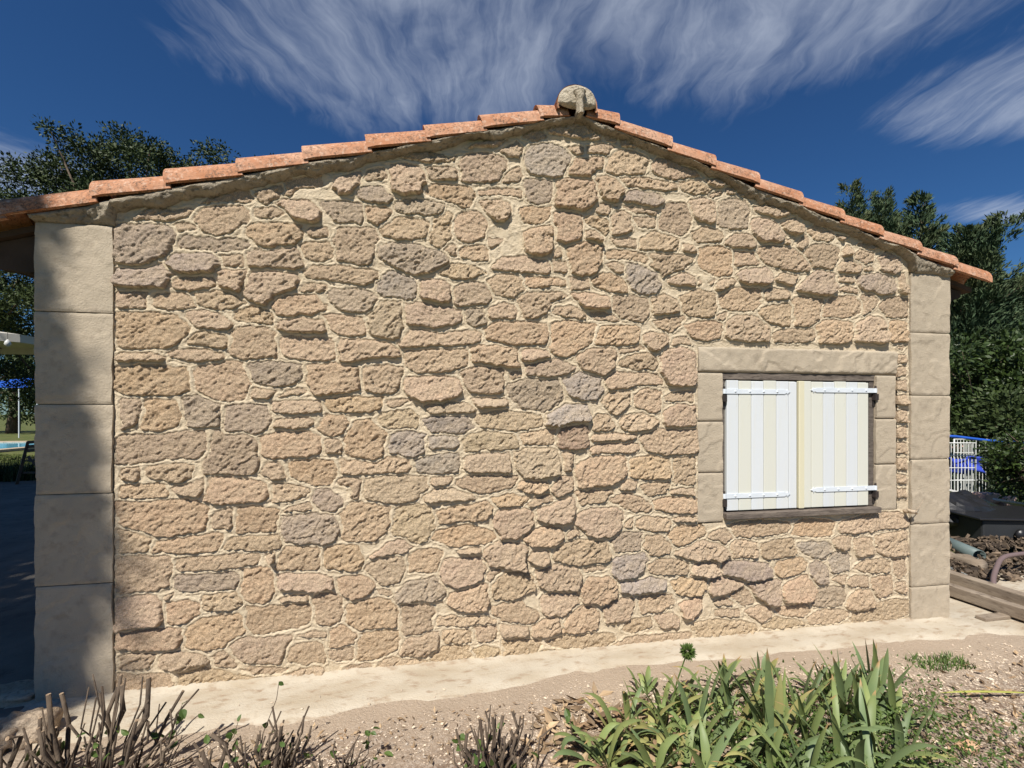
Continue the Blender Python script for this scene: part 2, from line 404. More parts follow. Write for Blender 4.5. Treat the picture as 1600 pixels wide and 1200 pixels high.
STONES = """
A
18,52 35,42 50,44 66,42 66,48 45,52
7,57 28,56 48,59 52,67 50,74 38,80 24,87 8,83 g
50,55 62,54 68,59 54,61
70,44 85,42 100,42 110,49 102,55 95,61 85,63 75,60 69,52
72,38 85,34 100,25 112,33 114,38 95,38
115,38 114,30 125,27 135,25 136,31 127,38
138,33 140,21 160,18 172,20 176,30 160,33
114,43 128,42 136,47 125,51 114,49
131,40 140,36 158,38 170,42 172,49 158,53 145,50 139,44
56,64 75,66 100,67 107,67 105,75 80,76 53,74 g
109,57 125,55 148,56 152,63 145,70 125,74 112,67 o
50,80 60,77 78,79 84,85 80,92 60,94 47,88 g
88,80 104,79 105,89 90,88 o
111,76 130,75 145,73 151,80 150,91 125,91 110,87 b
8,90 20,89 38,87 50,94 44,104 25,104 8,102 g
51,97 65,96 83,96 83,103 65,107 50,104
85,92 92,90 106,91 106,99 102,107 87,103
110,95 125,91 148,93 146,104 130,110 123,117 108,112
8,109 30,109 32,116 30,121 8,122
32,112 52,109 64,113 66,121 50,121 40,121 33,118
69,109 85,108 98,111 105,117 98,121 84,121 70,118
130,117 136,112 155,111 172,112 176,122 160,126 135,125 o
B
9,10 35,10 55,13 60,20 60,28 50,34 25,36 12,34 o
58,12 68,8 82,9 95,17 93,21 80,22 68,20
65,26 75,25 93,28 92,37 75,35 61,33
9,41 30,41 42,44 40,47 10,48
47,41 55,38 75,39 88,42 85,46 65,47 50,44
101,9 110,4 125,8 128,19 115,16 101,15
97,24 112,21 128,25 133,35 130,43 110,44 95,41
132,16 150,14 166,14 167,25 150,25 132,22
134,29 160,29 176,32 176,45 165,47 150,45 134,41
9,52 40,52 60,54 64,62 58,70 45,73 15,72 9,68 o
66,54 85,50 102,49 107,57 106,75 90,77 75,72 66,66
109,51 125,48 148,51 150,58 140,66 120,65 110,59 g
109,69 118,68 130,71 126,76 109,76
130,75 145,69 154,68 156,72
10,78 25,78 24,90 20,96 10,100 b
31,79 50,79 54,90 50,98 38,101 27,100 28,90 o
59,77 70,76 86,82 86,97 62,98 60,85 g
91,84 110,82 124,84 125,95 118,102 92,100 g
129,80 145,78 165,79 164,87 130,87
131,94 145,92 165,91 164,99 131,99
12,106 45,105 60,103 76,104 76,121 50,122 12,128 b
78,106 85,104 95,106 115,109 117,115 116,130 108,134 90,134 77,133 b
120,107 140,103 164,104 164,118 150,122 120,122 o
C
10,14 26,15 27,24 10,25
28,15 45,13 63,14 62,22 55,26 35,24 27,22
120,14 130,12 138,15 137,23 128,24 120,20 o
142,12 155,10 176,12 178,20 170,30 155,26 143,22 o
11,31 25,29 40,29 44,33 43,38 12,39
49,32 60,29 74,24 75,37 55,37
80,26 90,23 115,27 124,32 124,40 100,42 77,42 o
127,29 145,30 157,34 150,38 138,42 125,43
9,44 35,44 58,41 74,45 75,57 70,64 50,69 35,67 15,62 o
77,52 85,50 97,48 96,63 78,62
101,48 110,47 131,49 131,58 128,64 115,66 101,65 o
8,63 18,64 33,71 28,80 10,83
38,74 55,70 84,68 88,75 80,80 60,82 37,81 o
92,72 110,69 132,69 133,77 120,80 92,79
137,60 138,54 160,53 175,54 181,62 180,70 172,74 150,74 138,72 g
133,52 145,46 155,43 162,48 150,51
9,88 25,86 46,87 49,92 45,105 35,110 10,113
55,87 80,85 115,84 117,91 100,94 75,96 54,96
120,84 130,83 128,90 118,90
52,101 70,99 99,98 101,104 97,110 70,111 57,111 g
134,88 140,77 155,78 162,79 161,94 150,95 132,94
D
103,7 125,5 129,12 127,24 121,32 108,28 103,24 o
133,10 145,8 162,9 173,12 172,20 148,20 133,19
130,31 140,26 155,25 155,30
9,28 25,25 35,27 40,32 41,46 25,48 9,50
41,27 50,24 48,29 42,30
44,33 60,30 70,33 70,39 60,46 44,46 o
75,27 90,24 100,22 102,28 103,34 88,37 75,36
108,36 125,33 150,33 156,36 153,46 140,51 115,55 110,48
9,56 30,52 53,52 55,60 50,66 25,67 10,66 o
62,52 75,45 90,43 104,40 103,55 90,64 78,67 63,64 o
97,61 120,60 140,58 137,72 130,78 108,77 97,72 b
148,57 160,53 170,54 168,58
142,65 160,63 165,65 168,78 155,78 140,77
10,73 30,70 36,73 30,81 10,83
42,73 55,69 70,73 78,77 65,81 55,84 42,80
82,74 90,69 96,70 97,78 105,82 85,81
103,82 120,81 138,83 135,86 115,88 104,86
138,87 150,83 163,81 170,89 150,92 139,93
9,88 25,89 40,88 53,92 50,100 46,107 9,108
57,88 75,83 100,88 130,90 132,92 125,101 90,105 54,107 p
135,98 150,94 175,92 175,98 150,101 p
E
-6,33 20,30 38,25 41,28 40,32 34,40 15,43 -6,42
42,29 50,22 62,21 62,30 43,31
63,21 75,19 88,22 93,33 88,40 75,41 68,38 65,30
76,13 82,9 100,9 110,13 118,10 115,16 95,17
40,38 55,36 65,43 65,47 55,50 42,46 g
93,24 95,21 117,21 117,30 95,31 b
121,14 130,11 150,11 154,18 152,27 145,31 123,31 b
125,5 140,0 157,0 150,5
153,32 156,25 165,21 168,27 165,32 g
94,37 105,35 125,37 129,42 126,50 121,53 115,48 95,42 o
135,39 145,37 165,38 165,44 150,42 136,42
8,48 25,48 40,50 42,58 40,65 25,63 12,60 g
47,52 58,51 66,56 60,62 54,66 47,62 o
70,49 80,46 95,47 105,50 102,57 90,58 73,56 g
59,70 72,61 85,61 93,64 91,74 80,77 62,74
98,63 110,57 113,60 112,75 104,82 97,78
115,63 123,56 133,57 139,65 138,74 128,78 120,76 115,70
135,48 150,47 158,50 158,58 150,63 143,59
-2,68 13,67 15,74 0,75
0,80 15,79 20,85 18,90 10,93 -5,94 -5,82
23,78 25,70 35,68 50,70 55,77 50,88 48,95 24,92 b
57,83 70,81 85,83 105,88 106,95 95,102 80,103 65,95 60,92 g
143,72 150,67 160,68 165,74 165,84 150,89 143,83
120,85 130,82 139,83 140,93 130,93 120,90
107,84 115,81 117,90 110,90
0,99 20,98 50,102 52,108 40,112 20,109 -5,105
56,110 65,103 78,106 84,113 82,120 80,125 60,124 56,118 G
105,104 115,97 128,98 137,103 130,107 115,107
-6,112 8,112 16,115 14,119 -4,119
142,110 150,105 163,105 168,108 168,118 160,122 146,118
90,110 105,110 112,115 112,124 100,127 90,122
115,117 122,112 135,112 141,117 142,124 135,128 118,130 115,125 b
F
11,8 20,2 40,2 52,7 50,14 42,18 25,18 11,15 g
9,20 20,20 44,24 45,36 25,36 18,30
48,24 60,9 73,10 75,25 75,40 60,38 50,36 p
77,12 95,13 118,17 119,25 112,28 100,30 78,28
123,16 135,15 140,20 140,27 130,30 123,25 g
141,18 152,12 165,15 168,20 160,24 142,24
77,33 95,33 105,36 125,33 134,36 130,42 120,46 105,46 77,46
141,33 150,27 170,27 187,30 187,43 160,43 143,40 o
25,42 40,40 60,43 72,50 68,54 50,54 28,59 25,50
78,50 100,48 122,47 126,52 124,60 105,65 90,66 82,61
127,47 150,46 163,48 163,62 145,60 129,58 o
1,62 20,60 38,64 40,78 15,83 3,80 o
45,64 60,62 74,63 73,72 68,81 55,81 45,78
78,72 95,70 118,71 119,80 110,87 92,88 80,83
122,66 135,62 150,63 152,75 150,81 130,81 123,75
14,86 30,85 55,86 57,93 45,97 20,96 14,92 o
60,88 75,87 80,89 68,93 60,94
5,102 15,100 27,101 31,106 28,113 20,116 8,113 o
55,103 62,97 80,96 85,102 83,109 65,109 58,107 p
94,92 110,89 125,91 129,97 110,98 96,97 p
92,104 105,100 127,101 129,108 120,113 100,113 G
132,100 150,97 175,98 182,104 180,110 160,111 145,110 134,106 p
130,87 140,86 160,88 163,92 135,93 p
32,115 40,107 50,105 58,112 62,118 60,130 54,138 45,136 33,133 o
G
12,3 22,3 27,8 26,14 12,13 o
64,2 75,-2 90,0 92,8 88,14 78,17 62,12 G
95,3 105,0 120,2 120,10 105,10 95,10 G
122,3 140,-2 160,0 165,3 164,11 150,12 124,12 p
28,20 40,16 55,17 75,18 82,25 80,28 55,30 30,31
83,22 95,17 115,15 118,22 115,29 85,29 G
125,18 140,14 156,14 158,28 145,29 125,27 p
24,36 32,34 44,34 43,44 38,50 33,48 35,42 25,39 b
47,34 60,34 80,32 92,34 93,42 88,49 70,52 50,52 45,45 p
95,34 110,33 114,37 100,41 95,40 G
90,44 105,42 122,44 128,50 110,51 90,52 p
119,36 130,32 150,32 162,33 160,40 150,43 135,45 122,41
5,44 15,42 25,50 27,55 20,59 7,58 g
26,63 32,56 50,54 62,57 64,65 62,72 52,80 40,82 24,82 27,73
68,62 75,58 90,56 98,62 98,72 92,80 85,84 78,80 68,76 p
102,60 120,56 140,53 143,58 140,66 120,67 105,69 o
144,50 160,47 174,50 165,56 150,56 o
100,80 105,76 125,71 140,75 147,80 140,84 115,86 o
146,66 150,60 165,58 175,60 174,72 165,80 152,80
14,92 20,86 35,86 42,95 42,103 35,105 15,103 o
53,93 62,85 72,82 82,88 75,92 55,95 48,96
80,100 82,94 95,89 104,92 103,100 100,106 82,106
139,93 145,87 155,84 170,85 172,92 170,103 160,104 143,101
47,103 60,97 72,97 75,105 72,114 60,116 52,112 p
105,104 110,98 135,97 138,104 136,112 120,118 108,116
140,108 150,104 152,108 145,115 140,114
118,90 135,88 136,92 120,92 p
H
24,24 30,21 48,22 51,28 48,34 35,37 28,33 o
70,36 80,26 98,22 105,28 107,37 90,40 71,41 g
55,31 65,32 65,36 56,35 o
4,38 15,34 26,38 27,48 24,57 10,57 6,52
34,44 50,39 65,42 70,48 68,59 50,61 38,61 34,55 o
73,44 90,43 98,48 97,60 88,64 77,65 73,55 b
110,36 125,31 140,27 141,38 138,46 120,46 112,42 o
143,33 150,20 160,18 175,20 176,30 160,38 146,36
146,45 155,42 165,40 168,43 180,50 175,58 158,58 148,52
101,53 115,52 130,53 147,52 145,57 120,60 102,58
18,64 25,58 35,63 39,67 35,72 20,75 o
41,68 48,64 68,64 70,70 68,78 55,84 41,87 o
75,78 80,70 90,67 101,65 101,75 95,82 74,82
106,64 120,62 128,64 128,71 107,72
131,60 148,59 150,68 140,71 131,70
18,79 35,77 36,85 25,86 18,84
98,80 105,76 125,75 127,82 115,87 98,87 p
128,78 140,75 152,78 150,84 135,86 p
30,92 40,89 52,88 53,95 40,98 31,98
53,90 65,85 90,87 95,94 75,99 56,97 p
98,90 130,87 150,87 150,90 100,97 p
I
14,17 20,12 28,11 31,17 22,21
34,12 45,4 60,4 72,12 73,18 60,19 50,17 40,15
75,17 80,13 87,17 87,22 80,21 g
17,30 22,25 35,24 46,28 49,36 45,45 35,48 22,46 17,38 G
48,25 60,24 62,29 58,32 52,29 b
63,26 75,22 86,26 80,31 65,31
51,40 58,34 75,33 78,38 70,43 65,48 48,46 o
80,36 85,29 95,28 108,32 111,38 105,45 90,46 80,43
88,21 95,19 102,25 92,25
-7,28 0,24 8,21 12,27 8,33 -3,32
115,40 120,35 128,35 135,38 145,42 150,48 130,50 117,44
93,49 110,49 130,53 133,59 115,58 95,55
136,52 150,50 158,55 160,60 148,62 137,59
14,51 25,50 37,53 37,65 30,70 18,66 15,60 g
39,53 50,51 68,53 70,62 68,70 60,74 48,72 39,70 o
72,50 80,48 90,53 91,60 88,67 78,66 73,62 o
92,66 98,60 108,59 120,63 122,68 115,71 95,68 g
72,70 78,68 83,70 80,77 71,76
85,72 100,71 118,75 119,79 105,77
13,73 20,72 34,71 34,79 25,84 14,83 o
38,78 50,76 58,80 59,88 59,97 48,99 41,97 40,88 o
62,82 68,79 79,82 80,88 77,94 68,88
63,91 70,90 76,96 75,99 63,97
84,80 90,74 97,78 98,88 92,94 83,92
101,80 110,78 117,83 115,88 105,87 g
121,80 128,70 140,71 145,80 142,90 135,93 122,89 b
145,68 155,66 165,70 165,80 160,84 148,80
83,97 95,96 102,98 101,104 88,103
14,93 22,88 34,88 37,93 35,105 28,110 18,107 14,100 o
-10,91 0,88 8,89 9,95 10,103 5,108 -8,107
107,98 115,92 130,94 135,100 130,106 115,106 107,104
147,92 155,88 166,90 168,95 165,100 150,98
50,104 60,101 75,103 75,112 70,122 60,126 52,121 o
78,106 95,105 110,110 115,116 95,113 80,112
114,109 140,110 146,113 135,122 125,127 116,122
37,108 42,104 45,110 38,112
153,106 162,103 175,106 177,115 175,124 165,125 153,118 o
137,100 145,101 150,107 140,107
Q
0,-5 15,-4 30,-2 34,3 30,9 10,8 -8,5
36,0 48,0 50,6 45,8 38,7 o
16,11 28,11 45,14 46,19 35,18 20,20 15,17 o
50,12 55,11 64,13 64,21 50,21
68,15 75,10 85,10 93,17 93,23 80,22 72,19 o
95,10 96,2 105,3 118,8 120,18 116,24 105,24 98,19 G
79,2 85,0 93,3 94,10 85,8
12,27 25,24 40,24 47,28 35,30 33,38 25,42 12,42
37,40 40,35 52,35 62,40 60,44 48,43
53,25 65,24 80,28 82,34 72,37 62,35 o
86,28 100,27 111,29 112,38 106,46 98,44 90,42 86,36 b
65,40 75,38 85,42 88,46 70,45
125,12 135,8 147,12 147,19 130,17
151,12 160,13 165,14 160,20 151,18
114,28 125,26 134,31 134,39 115,40
138,28 150,22 163,25 164,35 160,42 142,40
117,46 130,43 140,43 135,50 128,55 120,50
37,50 50,47 68,50 70,58 62,65 50,72 37,70 o
71,53 85,50 102,51 103,58 100,64 72,64 o
107,58 115,55 125,58 128,61 118,68 112,68
142,50 150,47 165,47 171,52 168,58 155,60 146,58 o
130,60 140,58 145,64 130,65
57,75 65,69 82,67 86,72 83,82 76,88 62,84
90,68 103,64 110,68 90,71
18,80 30,77 42,77 52,83 45,87 30,90 19,87 b
11,69 20,68 33,70 33,75 20,77 12,76
89,80 98,73 112,72 118,78 118,83 100,83
121,76 128,69 140,68 147,73 147,85 146,94 130,95 123,90
3,97 15,92 40,93 43,102 40,112 25,116 8,112 g
46,93 60,87 74,91 75,100 70,106 60,106 48,102 G
79,95 85,86 100,87 120,88 121,95 100,96 85,99
76,110 82,102 96,101 97,110 90,117 82,117
101,104 110,100 121,102 120,115 113,117 103,113
125,105 135,101 145,101 145,109 126,108
3,87 10,84 14,90 5,93
35,118 45,112 62,112 64,120 64,124 50,127 32,128 G
125,118 135,112 147,113 147,128 125,128
R
68,10 72,4 80,6 85,14 80,17 68,15
90,10 95,5 110,4 118,10 112,15 95,17
11,19 25,16 37,15 38,25 30,27 12,27
45,14 55,11 63,13 64,28 50,31 43,28 40,22 r
68,20 80,18 102,20 100,23 70,25
68,30 80,26 100,27 105,31 95,34 70,35
107,22 118,16 147,16 147,33 125,34 110,31
7,34 20,31 38,32 41,40 40,50 28,52 15,52 9,43 p
45,34 53,33 52,47 46,47
57,45 70,38 90,37 93,42 93,50 80,58 58,60 o
99,40 115,37 128,41 128,52 115,54 100,52 o
130,40 147,38 147,57 132,57
9,62 12,56 30,57 32,62 25,66 o
35,62 45,53 53,53 54,62 40,68
56,64 80,63 82,67 75,72 58,75
90,60 97,54 103,58 100,63 90,63
107,60 115,57 127,58 125,64 112,68
129,63 147,61 147,68 130,66
19,74 25,69 36,67 38,71 22,76
83,70 95,66 105,70 113,75 110,80 95,78 85,73
117,72 130,69 147,70 146,80 125,80 118,77 o
25,80 40,73 53,69 55,75 52,86 40,89 27,85
57,82 70,79 85,78 90,82 88,93 85,98 68,98 58,92
15,100 25,93 40,92 43,98 40,105 18,106 o
94,88 100,84 100,92 93,92
102,88 110,84 128,87 125,95 110,94 103,92
130,85 147,83 147,87 132,88
48,98 55,92 60,96 50,102
129,98 135,92 152,92 155,98 145,103 135,106 128,102 o
82,103 90,97 105,97 107,104 103,110 85,111 g
110,100 120,99 128,104 128,112 115,114 108,108
S
16,23 25,21 37,22 35,28 28,31 17,29
38,24 45,16 60,13 78,15 80,22 80,28 60,30 40,28
85,28 95,25 108,23 109,30 103,38 90,42 85,38 G
24,38 40,33 56,35 58,45 55,50 35,51 26,45
60,35 72,33 80,34 62,38
60,48 65,43 80,42 87,48 85,55 75,60 62,60 o
92,46 105,44 112,42 125,44 120,50 93,53 G
112,32 120,28 135,28 142,32 140,39 115,38
147,34 152,30 160,29 166,32 166,38 160,40 146,39
133,22 142,18 155,13 165,15 174,22 165,27 148,27
131,46 140,42 156,43 157,48 150,54 135,54 o
30,56 40,54 55,54 57,62 45,70 30,70
77,66 85,60 98,58 99,66 95,74 80,75
105,57 115,55 128,55 130,62 120,67 107,68
137,62 150,57 155,56 158,62 158,68 150,72 140,71 o
-5,78 10,76 18,78 17,86 -5,87
21,79 30,74 41,74 42,82 32,86 21,86 o
48,77 55,65 65,64 72,70 70,80 60,83 46,84 o
92,82 100,74 112,72 113,80 100,84
116,72 130,70 135,74 133,80 122,80
0,90 15,90 28,92 25,98 15,104 0,108 p
34,92 50,87 80,85 82,92 70,98 45,97 p
85,95 100,88 135,85 145,84 140,90 110,96 p
150,78 165,75 185,76 195,80 190,87 150,87 p
30,98 60,98 82,98 80,103 40,106 p
J
0,22 10,19 15,24 12,27 4,26
18,27 24,26 25,32 18,32
27,32 33,28 36,34 30,36
5,30 14,30 14,33 5,34
40,36 45,33 53,36 50,38
12,40 20,37 32,38 34,46 33,57 25,58 14,56 11,50 g
40,42 50,40 58,40 65,48 57,50 43,46
37,53 45,51 57,56 61,65 58,69 45,68 38,60
62,55 70,51 77,56 76,62 70,63 63,60
82,60 88,56 100,62 103,68 90,68 83,65
104,63 113,65 108,68 102,68
17,70 25,63 35,64 40,70 38,74 20,73
63,67 69,67 67,71 63,70
73,72 78,64 83,65 82,70 77,75
45,74 55,72 70,76 80,85 78,91 65,90 50,86 45,82
80,78 85,73 95,71 105,75 104,82 98,89 85,87 b
107,78 112,72 116,76 114,80 108,80
119,80 123,75 132,78 132,84 125,86 119,83 G
121,71 128,68 135,74 130,76
105,92 108,85 115,83 123,87 120,93 b
138,82 143,77 152,83 153,90 147,95 139,92 b
23,84 25,76 38,78 43,85 35,88 24,87
27,96 32,90 48,90 52,95 49,102 30,101 b
55,98 62,94 74,96 66,104
74,106 82,98 90,92 101,95 102,105 98,110 85,110 b
104,97 112,95 118,98 116,101 105,100
120,98 128,94 142,95 150,99 149,108 138,110 125,106 g
151,98 157,94 158,101 158,110 151,108
7,102 15,98 24,98 25,101 12,107
-2,97 5,98 4,104 -2,104
105,106 112,103 120,107 118,110
14,112 25,106 40,106 45,112 40,122 20,121 12,118
46,110 52,105 65,108 66,113 45,115
124,90 130,88 133,92 126,93
K
43,43 50,40 68,38 70,50 65,55 52,52
70,36 78,32 92,35 90,50 80,55 70,53
94,42 100,34 115,32 122,38 118,46 105,48 95,47
124,32 132,31 136,36 130,43 124,45
138,40 145,33 158,33 158,49 145,47 b
10,47 18,44 17,49 12,51
17,55 25,48 38,48 48,55 50,65 30,66 18,64
55,62 65,57 85,57 87,66 70,67 55,66
89,54 100,50 115,53 117,60 112,67 90,67 o
118,57 130,48 140,50 143,60 140,67 118,66
146,52 158,50 158,66 146,66 o
151,71 158,70 155,74
151,78 158,78 158,84 151,84
151,88 158,87 158,93 151,94
151,98 158,97 158,105 151,104
151,110 158,109 158,117 151,116
151,122 158,121 158,130 151,129
151,135 158,134 158,141 151,142
151,147 158,146 158,154 151,153
151,159 158,158 158,166 151,166
151,171 158,171 158,178 151,177
151,183 158,182 158,188 151,189
T
22,22 30,18 50,17 67,19 65,25 50,28 25,29
70,20 82,16 100,18 103,24 95,29 72,28 o
105,25 110,18 130,12 150,11 156,16 155,21 140,23 120,26
4,28 12,24 22,24 22,31 15,35 5,32
22,34 28,32 40,35 42,42 38,45 22,45
45,36 55,33 68,32 71,40 68,44 50,46 45,42
74,36 85,34 97,35 99,40 93,47 85,45 76,40 G
101,33 108,29 115,30 115,37 108,40 102,38 g
117,33 125,30 132,32 132,42 120,44
135,30 145,28 157,25 157,44 140,43 135,38
99,46 104,42 113,44 113,54 100,57 G
14,52 20,49 40,50 52,52 50,60 35,62 18,60 g
53,52 65,48 75,46 80,52 73,58 60,60 o
83,53 90,49 96,55 96,65 88,66 84,60 g
119,54 125,49 140,47 145,50 144,57 125,57
146,48 157,46 157,58 152,62 147,56
101,63 105,60 112,60 108,66 g
112,66 117,61 128,61 128,68 115,68
131,63 145,60 147,72 137,77 133,72
149,66 157,65 157,74 150,72
5,64 15,61 30,66 20,72 5,74
35,67 50,64 59,65 59,76 52,82 44,77 38,72 b
63,68 78,60 85,66 85,78 65,79 61,76 o
89,72 100,69 108,70 110,80 100,83 86,83 g
112,80 120,72 130,72 133,80 130,86 113,86 o
19,76 30,70 36,72 38,80 30,83 b
8,80 18,76 25,82 10,83
0,77 5,85 2,91 -8,90
33,88 42,84 52,84 53,92 45,96
55,86 65,84 80,82 82,88 78,92 65,92
82,92 95,87 108,87 114,91 100,97 84,97 p
10,87 25,86 28,91 10,92
44,100 55,93 70,94 78,98 60,101 p
116,91 135,83 145,80 157,80 157,90 140,95 120,95 p
"""

# ------------------------------------------------------------------ ground, apron, patio, pool
def rake(x):
    """height of the underside line of the verge tiles along the gable"""
    return np.where(x < 2.64, 2.290 + 0.2855 * x, 3.058 - 0.2895 * (x - 2.64))


def sheet(name, x0, x1, y0, y1, step, zf, mat, mask=None):
    xs = np.arange(x0, x1 + step / 2, step); ys = np.arange(y0, y1 + step / 2, step)
    X, Y = np.meshgrid(xs, ys, indexing='ij'); Z = zf(X, Y)
    V = np.stack([X, Y, Z], -1).reshape(-1, 3)
    nx, ny = len(xs), len(ys)
    I = np.arange(nx * ny).reshape(nx, ny)
    F = np.stack([I[:-1, :-1], I[1:, :-1], I[1:, 1:], I[:-1, 1:]], -1).reshape(-1, 4)
    if mask is not None:
        F = F[mask(X[:-1, :-1] + step / 2, Y[:-1, :-1] + step / 2).reshape(-1)]
        u_, inv = np.unique(F, return_inverse=True); V = V[u_]; F = inv.reshape(F.shape)
    o = link(name, mesh_np(name, V, F, mat)); o['kind'] = 'structure'
    return o


def soil_z(X, Y):
    z = -0.012 + 0.05 * (fbm(X * 1.3, Y * 1.3, 2, 3) - .5) + 0.022 * (fbm(X * 9, Y * 9, 5, 3) - .5)
    near = sst(Y, -0.75, -0.1)
    return z * (1 - near) + (-0.010 + 0.006 * (fbm(X * 14, Y * 14, 8, 2) - .5)) * near


sheet('soil', -1.6, 9.0, -3.6, 0.3, 0.03, soil_z, M['soil'])


def apron_edge(x):
    e = -0.33 - 0.06 * np.clip((2.2 - x) / 2.2, 0, 1) + 0.10 * np.clip((x - 2.1) / .5, 0, 1)
    e = e - 0.05 * sst(x, 4.2, 5.2) - .25 * sst(x, 5.2, 6.2)
    return e + 0.10 * (fbm(x * 2.1, x * 0 + 3, 4, 4) - .5)


def apron_z(X, Y):
    d = Y - apron_edge(X)
    fade = sst(d + 0.05 * (fbm(X * 7, Y * 7, 3, 3) - .5), -0.02, 0.09)
    return -0.022 + 0.026 * fade + 0.008 * (fbm(X * 5, Y * 8, 9, 4) - .5) + 0.02 * sst(Y, -0.06, 0.02) * (X < 5.2)


sheet('concrete_apron', -0.1, 8.5, -0.75, 0.9, 0.018, apron_z, M['concrete'], lambda X, Y: (Y > apron_edge(X) - .06) & ((Y < .1) | (X > 5.2)))
mb = MB(); mb.box(-9.5, -0.015, -0.12, 8.0, -0.2, 0.006)
o = mb.build('patio', M['patio'], bevel=0.01); o['kind'] = 'structure'
mb = MB(); mb.box(-160, 160, -60, 300, -0.5, -0.09)
o = mb.build('lawn_ground', M['grass']); o['kind'] = 'structure'
pw = MB(); pw.box(-26, -13.5, 14.4, 21.5, -0.07, -0.03)
o = pw.build('pool_water', M['water']); o['kind'] = 'structure'
pe = MB()
pe.box(-26.5, -13.1, 13.9, 14.4, -0.08, 0.01); pe.box(-26.5, -13.1, 21.5, 22.0, -0.08, 0.01); pe.box(-13.5, -13.1, 14.4, 21.5, -0.08, 0.01)
o = pe.build('pool_coping', M['rock']); o['kind'] = 'structure'

# ------------------------------------------------------------------ the house
house = thing('stone_house', 'low gabled house of rough tan stones in pale mortar with terracotta verge tiles', 'house', (2.62, 0, 0))
HX = 2.62


def hlink(name, me, parent=None, loc=None):
    """parts of the house are modelled in wall coordinates; shift to the house origin"""
    o = link(name, me, parent if parent else house)
    l = Vector(loc) if loc is not None else Vector((0, 0, 0))
    if parent is None or parent is house: l = l - Vector((HX, 0, 0))
    o.location = l
    return o


TO = dict(A=(170, 240), B=(170, 470), C=(170, 700), D=(170, 880), E=(480, 220), F=(480, 450), G=(480, 680), H=(480, 860),
          I=(790, 180), Q=(790, 410), R=(790, 640), S=(790, 820), J=(1100, 240), K=(1100, 400), T=(1100, 780))
stones = []
cur = None
for line in STONES.strip().split('\n'):
    line = line.strip()
    if len(line) == 1: cur = TO[line]; continue
    tok = line.split(); tone = 't'
    if ',' not in tok[-1]: tone = tok.pop()
    pts = [tuple(float(c) for c in t.split(',')) for t in tok]
    w3 = [P(cur[0] + 2 * a, cur[1] + 2 * b, -0.012) for a, b in pts]
    stones.append((np.array([(p[0], p[2]) for p in w3]), tone))

RES = 0.0044
GX0, GX1, GZ0, GZ1 = 0.326, 4.930, -0.03, 3.06
nx = int((GX1 - GX0) / RES) + 1; nz = int((GZ1 - GZ0) / RES) + 1
xs = GX0 + np.arange(nx) * RES; zs = GZ0 + np.arange(nz) * RES
X, Z = np.meshgrid(xs, zs, indexing='ij')
WX = X + 0.020 * (fbm(X * 17, Z * 17, 1, 3) - .5) + 0.012 * (vn(X * 62, Z * 62, 2) - .5)
WZ = Z + 0.016 * (fbm(X * 17, Z * 17, 6, 3) - .5) + 0.010 * (vn(X * 62, Z * 62, 7) - .5)
best = np.full(X.shape, 9.0); second = np.full(X.shape, 9.0); lab = np.full(X.shape, -1)


def chaikin(p):
    q = []
    for i in range(len(p)):
        a, b = p[i], p[(i + 1) % len(p)]; q += [a * .89 + b * .11, a * .11 + b * .89]
    return np.array(q)


info = []
for k, (poly, tone) in enumerate(stones):
    c = poly.mean(0); pl = chaikin((poly - c) * (1.0 + min(.20, .022 / max(.04, np.ptp(poly[:, 1])) * 1.0 + .08)) + c)
    lo = pl.min(0) - .06; hi = pl.max(0) + .06
    i0, i1 = np.searchsorted(xs, [lo[0], hi[0]]); j0, j1 = np.searchsorted(zs, [lo[1], hi[1]])
    if i1 <= i0 or j1 <= j0: info.append(None); continue
    px = WX[i0:i1, j0:j1]; pz = WZ[i0:i1, j0:j1]
    d2 = np.full(px.shape, 1e9); inside = np.zeros(px.shape, bool)
    n = len(pl)
    for a in range(n):
        x1, z1 = pl[a]; x2, z2 = pl[(a + 1) % n]
        ex, ez = x2 - x1, z2 - z1; L = ex * ex + ez * ez + 1e-12
        t = np.clip(((px - x1) * ex + (pz - z1) * ez) / L, 0, 1)
        d2 = np.minimum(d2, (px - x1 - t * ex) ** 2 + (pz - z1 - t * ez) ** 2)
        cr = ((z1 > pz) != (z2 > pz)) & (px < (x2 - x1) * (pz - z1) / (z2 - z1 + 1e-12) + x1)
        inside ^= cr
    sd_ = np.sqrt(d2) * np.where(inside, -1, 1)
    B = best[i0:i1, j0:j1]; S2 = second[i0:i1, j0:j1]; Lb = lab[i0:i1, j0:j1]
    win = sd_ < B
    second[i0:i1, j0:j1] = np.where(win, B, np.minimum(S2, sd_))
    best[i0:i1, j0:j1] = np.where(win, sd_, B)
    lab[i0:i1, j0:j1] = np.where(win, k, Lb)
    info.append((pl.mean(0), (pl.max(0) - pl.min(0)) / 2))
edge = np.minimum(-best - 0.001, (second - best - 0.0175) / 2)      # >0 inside a stone
is_st = edge > 0
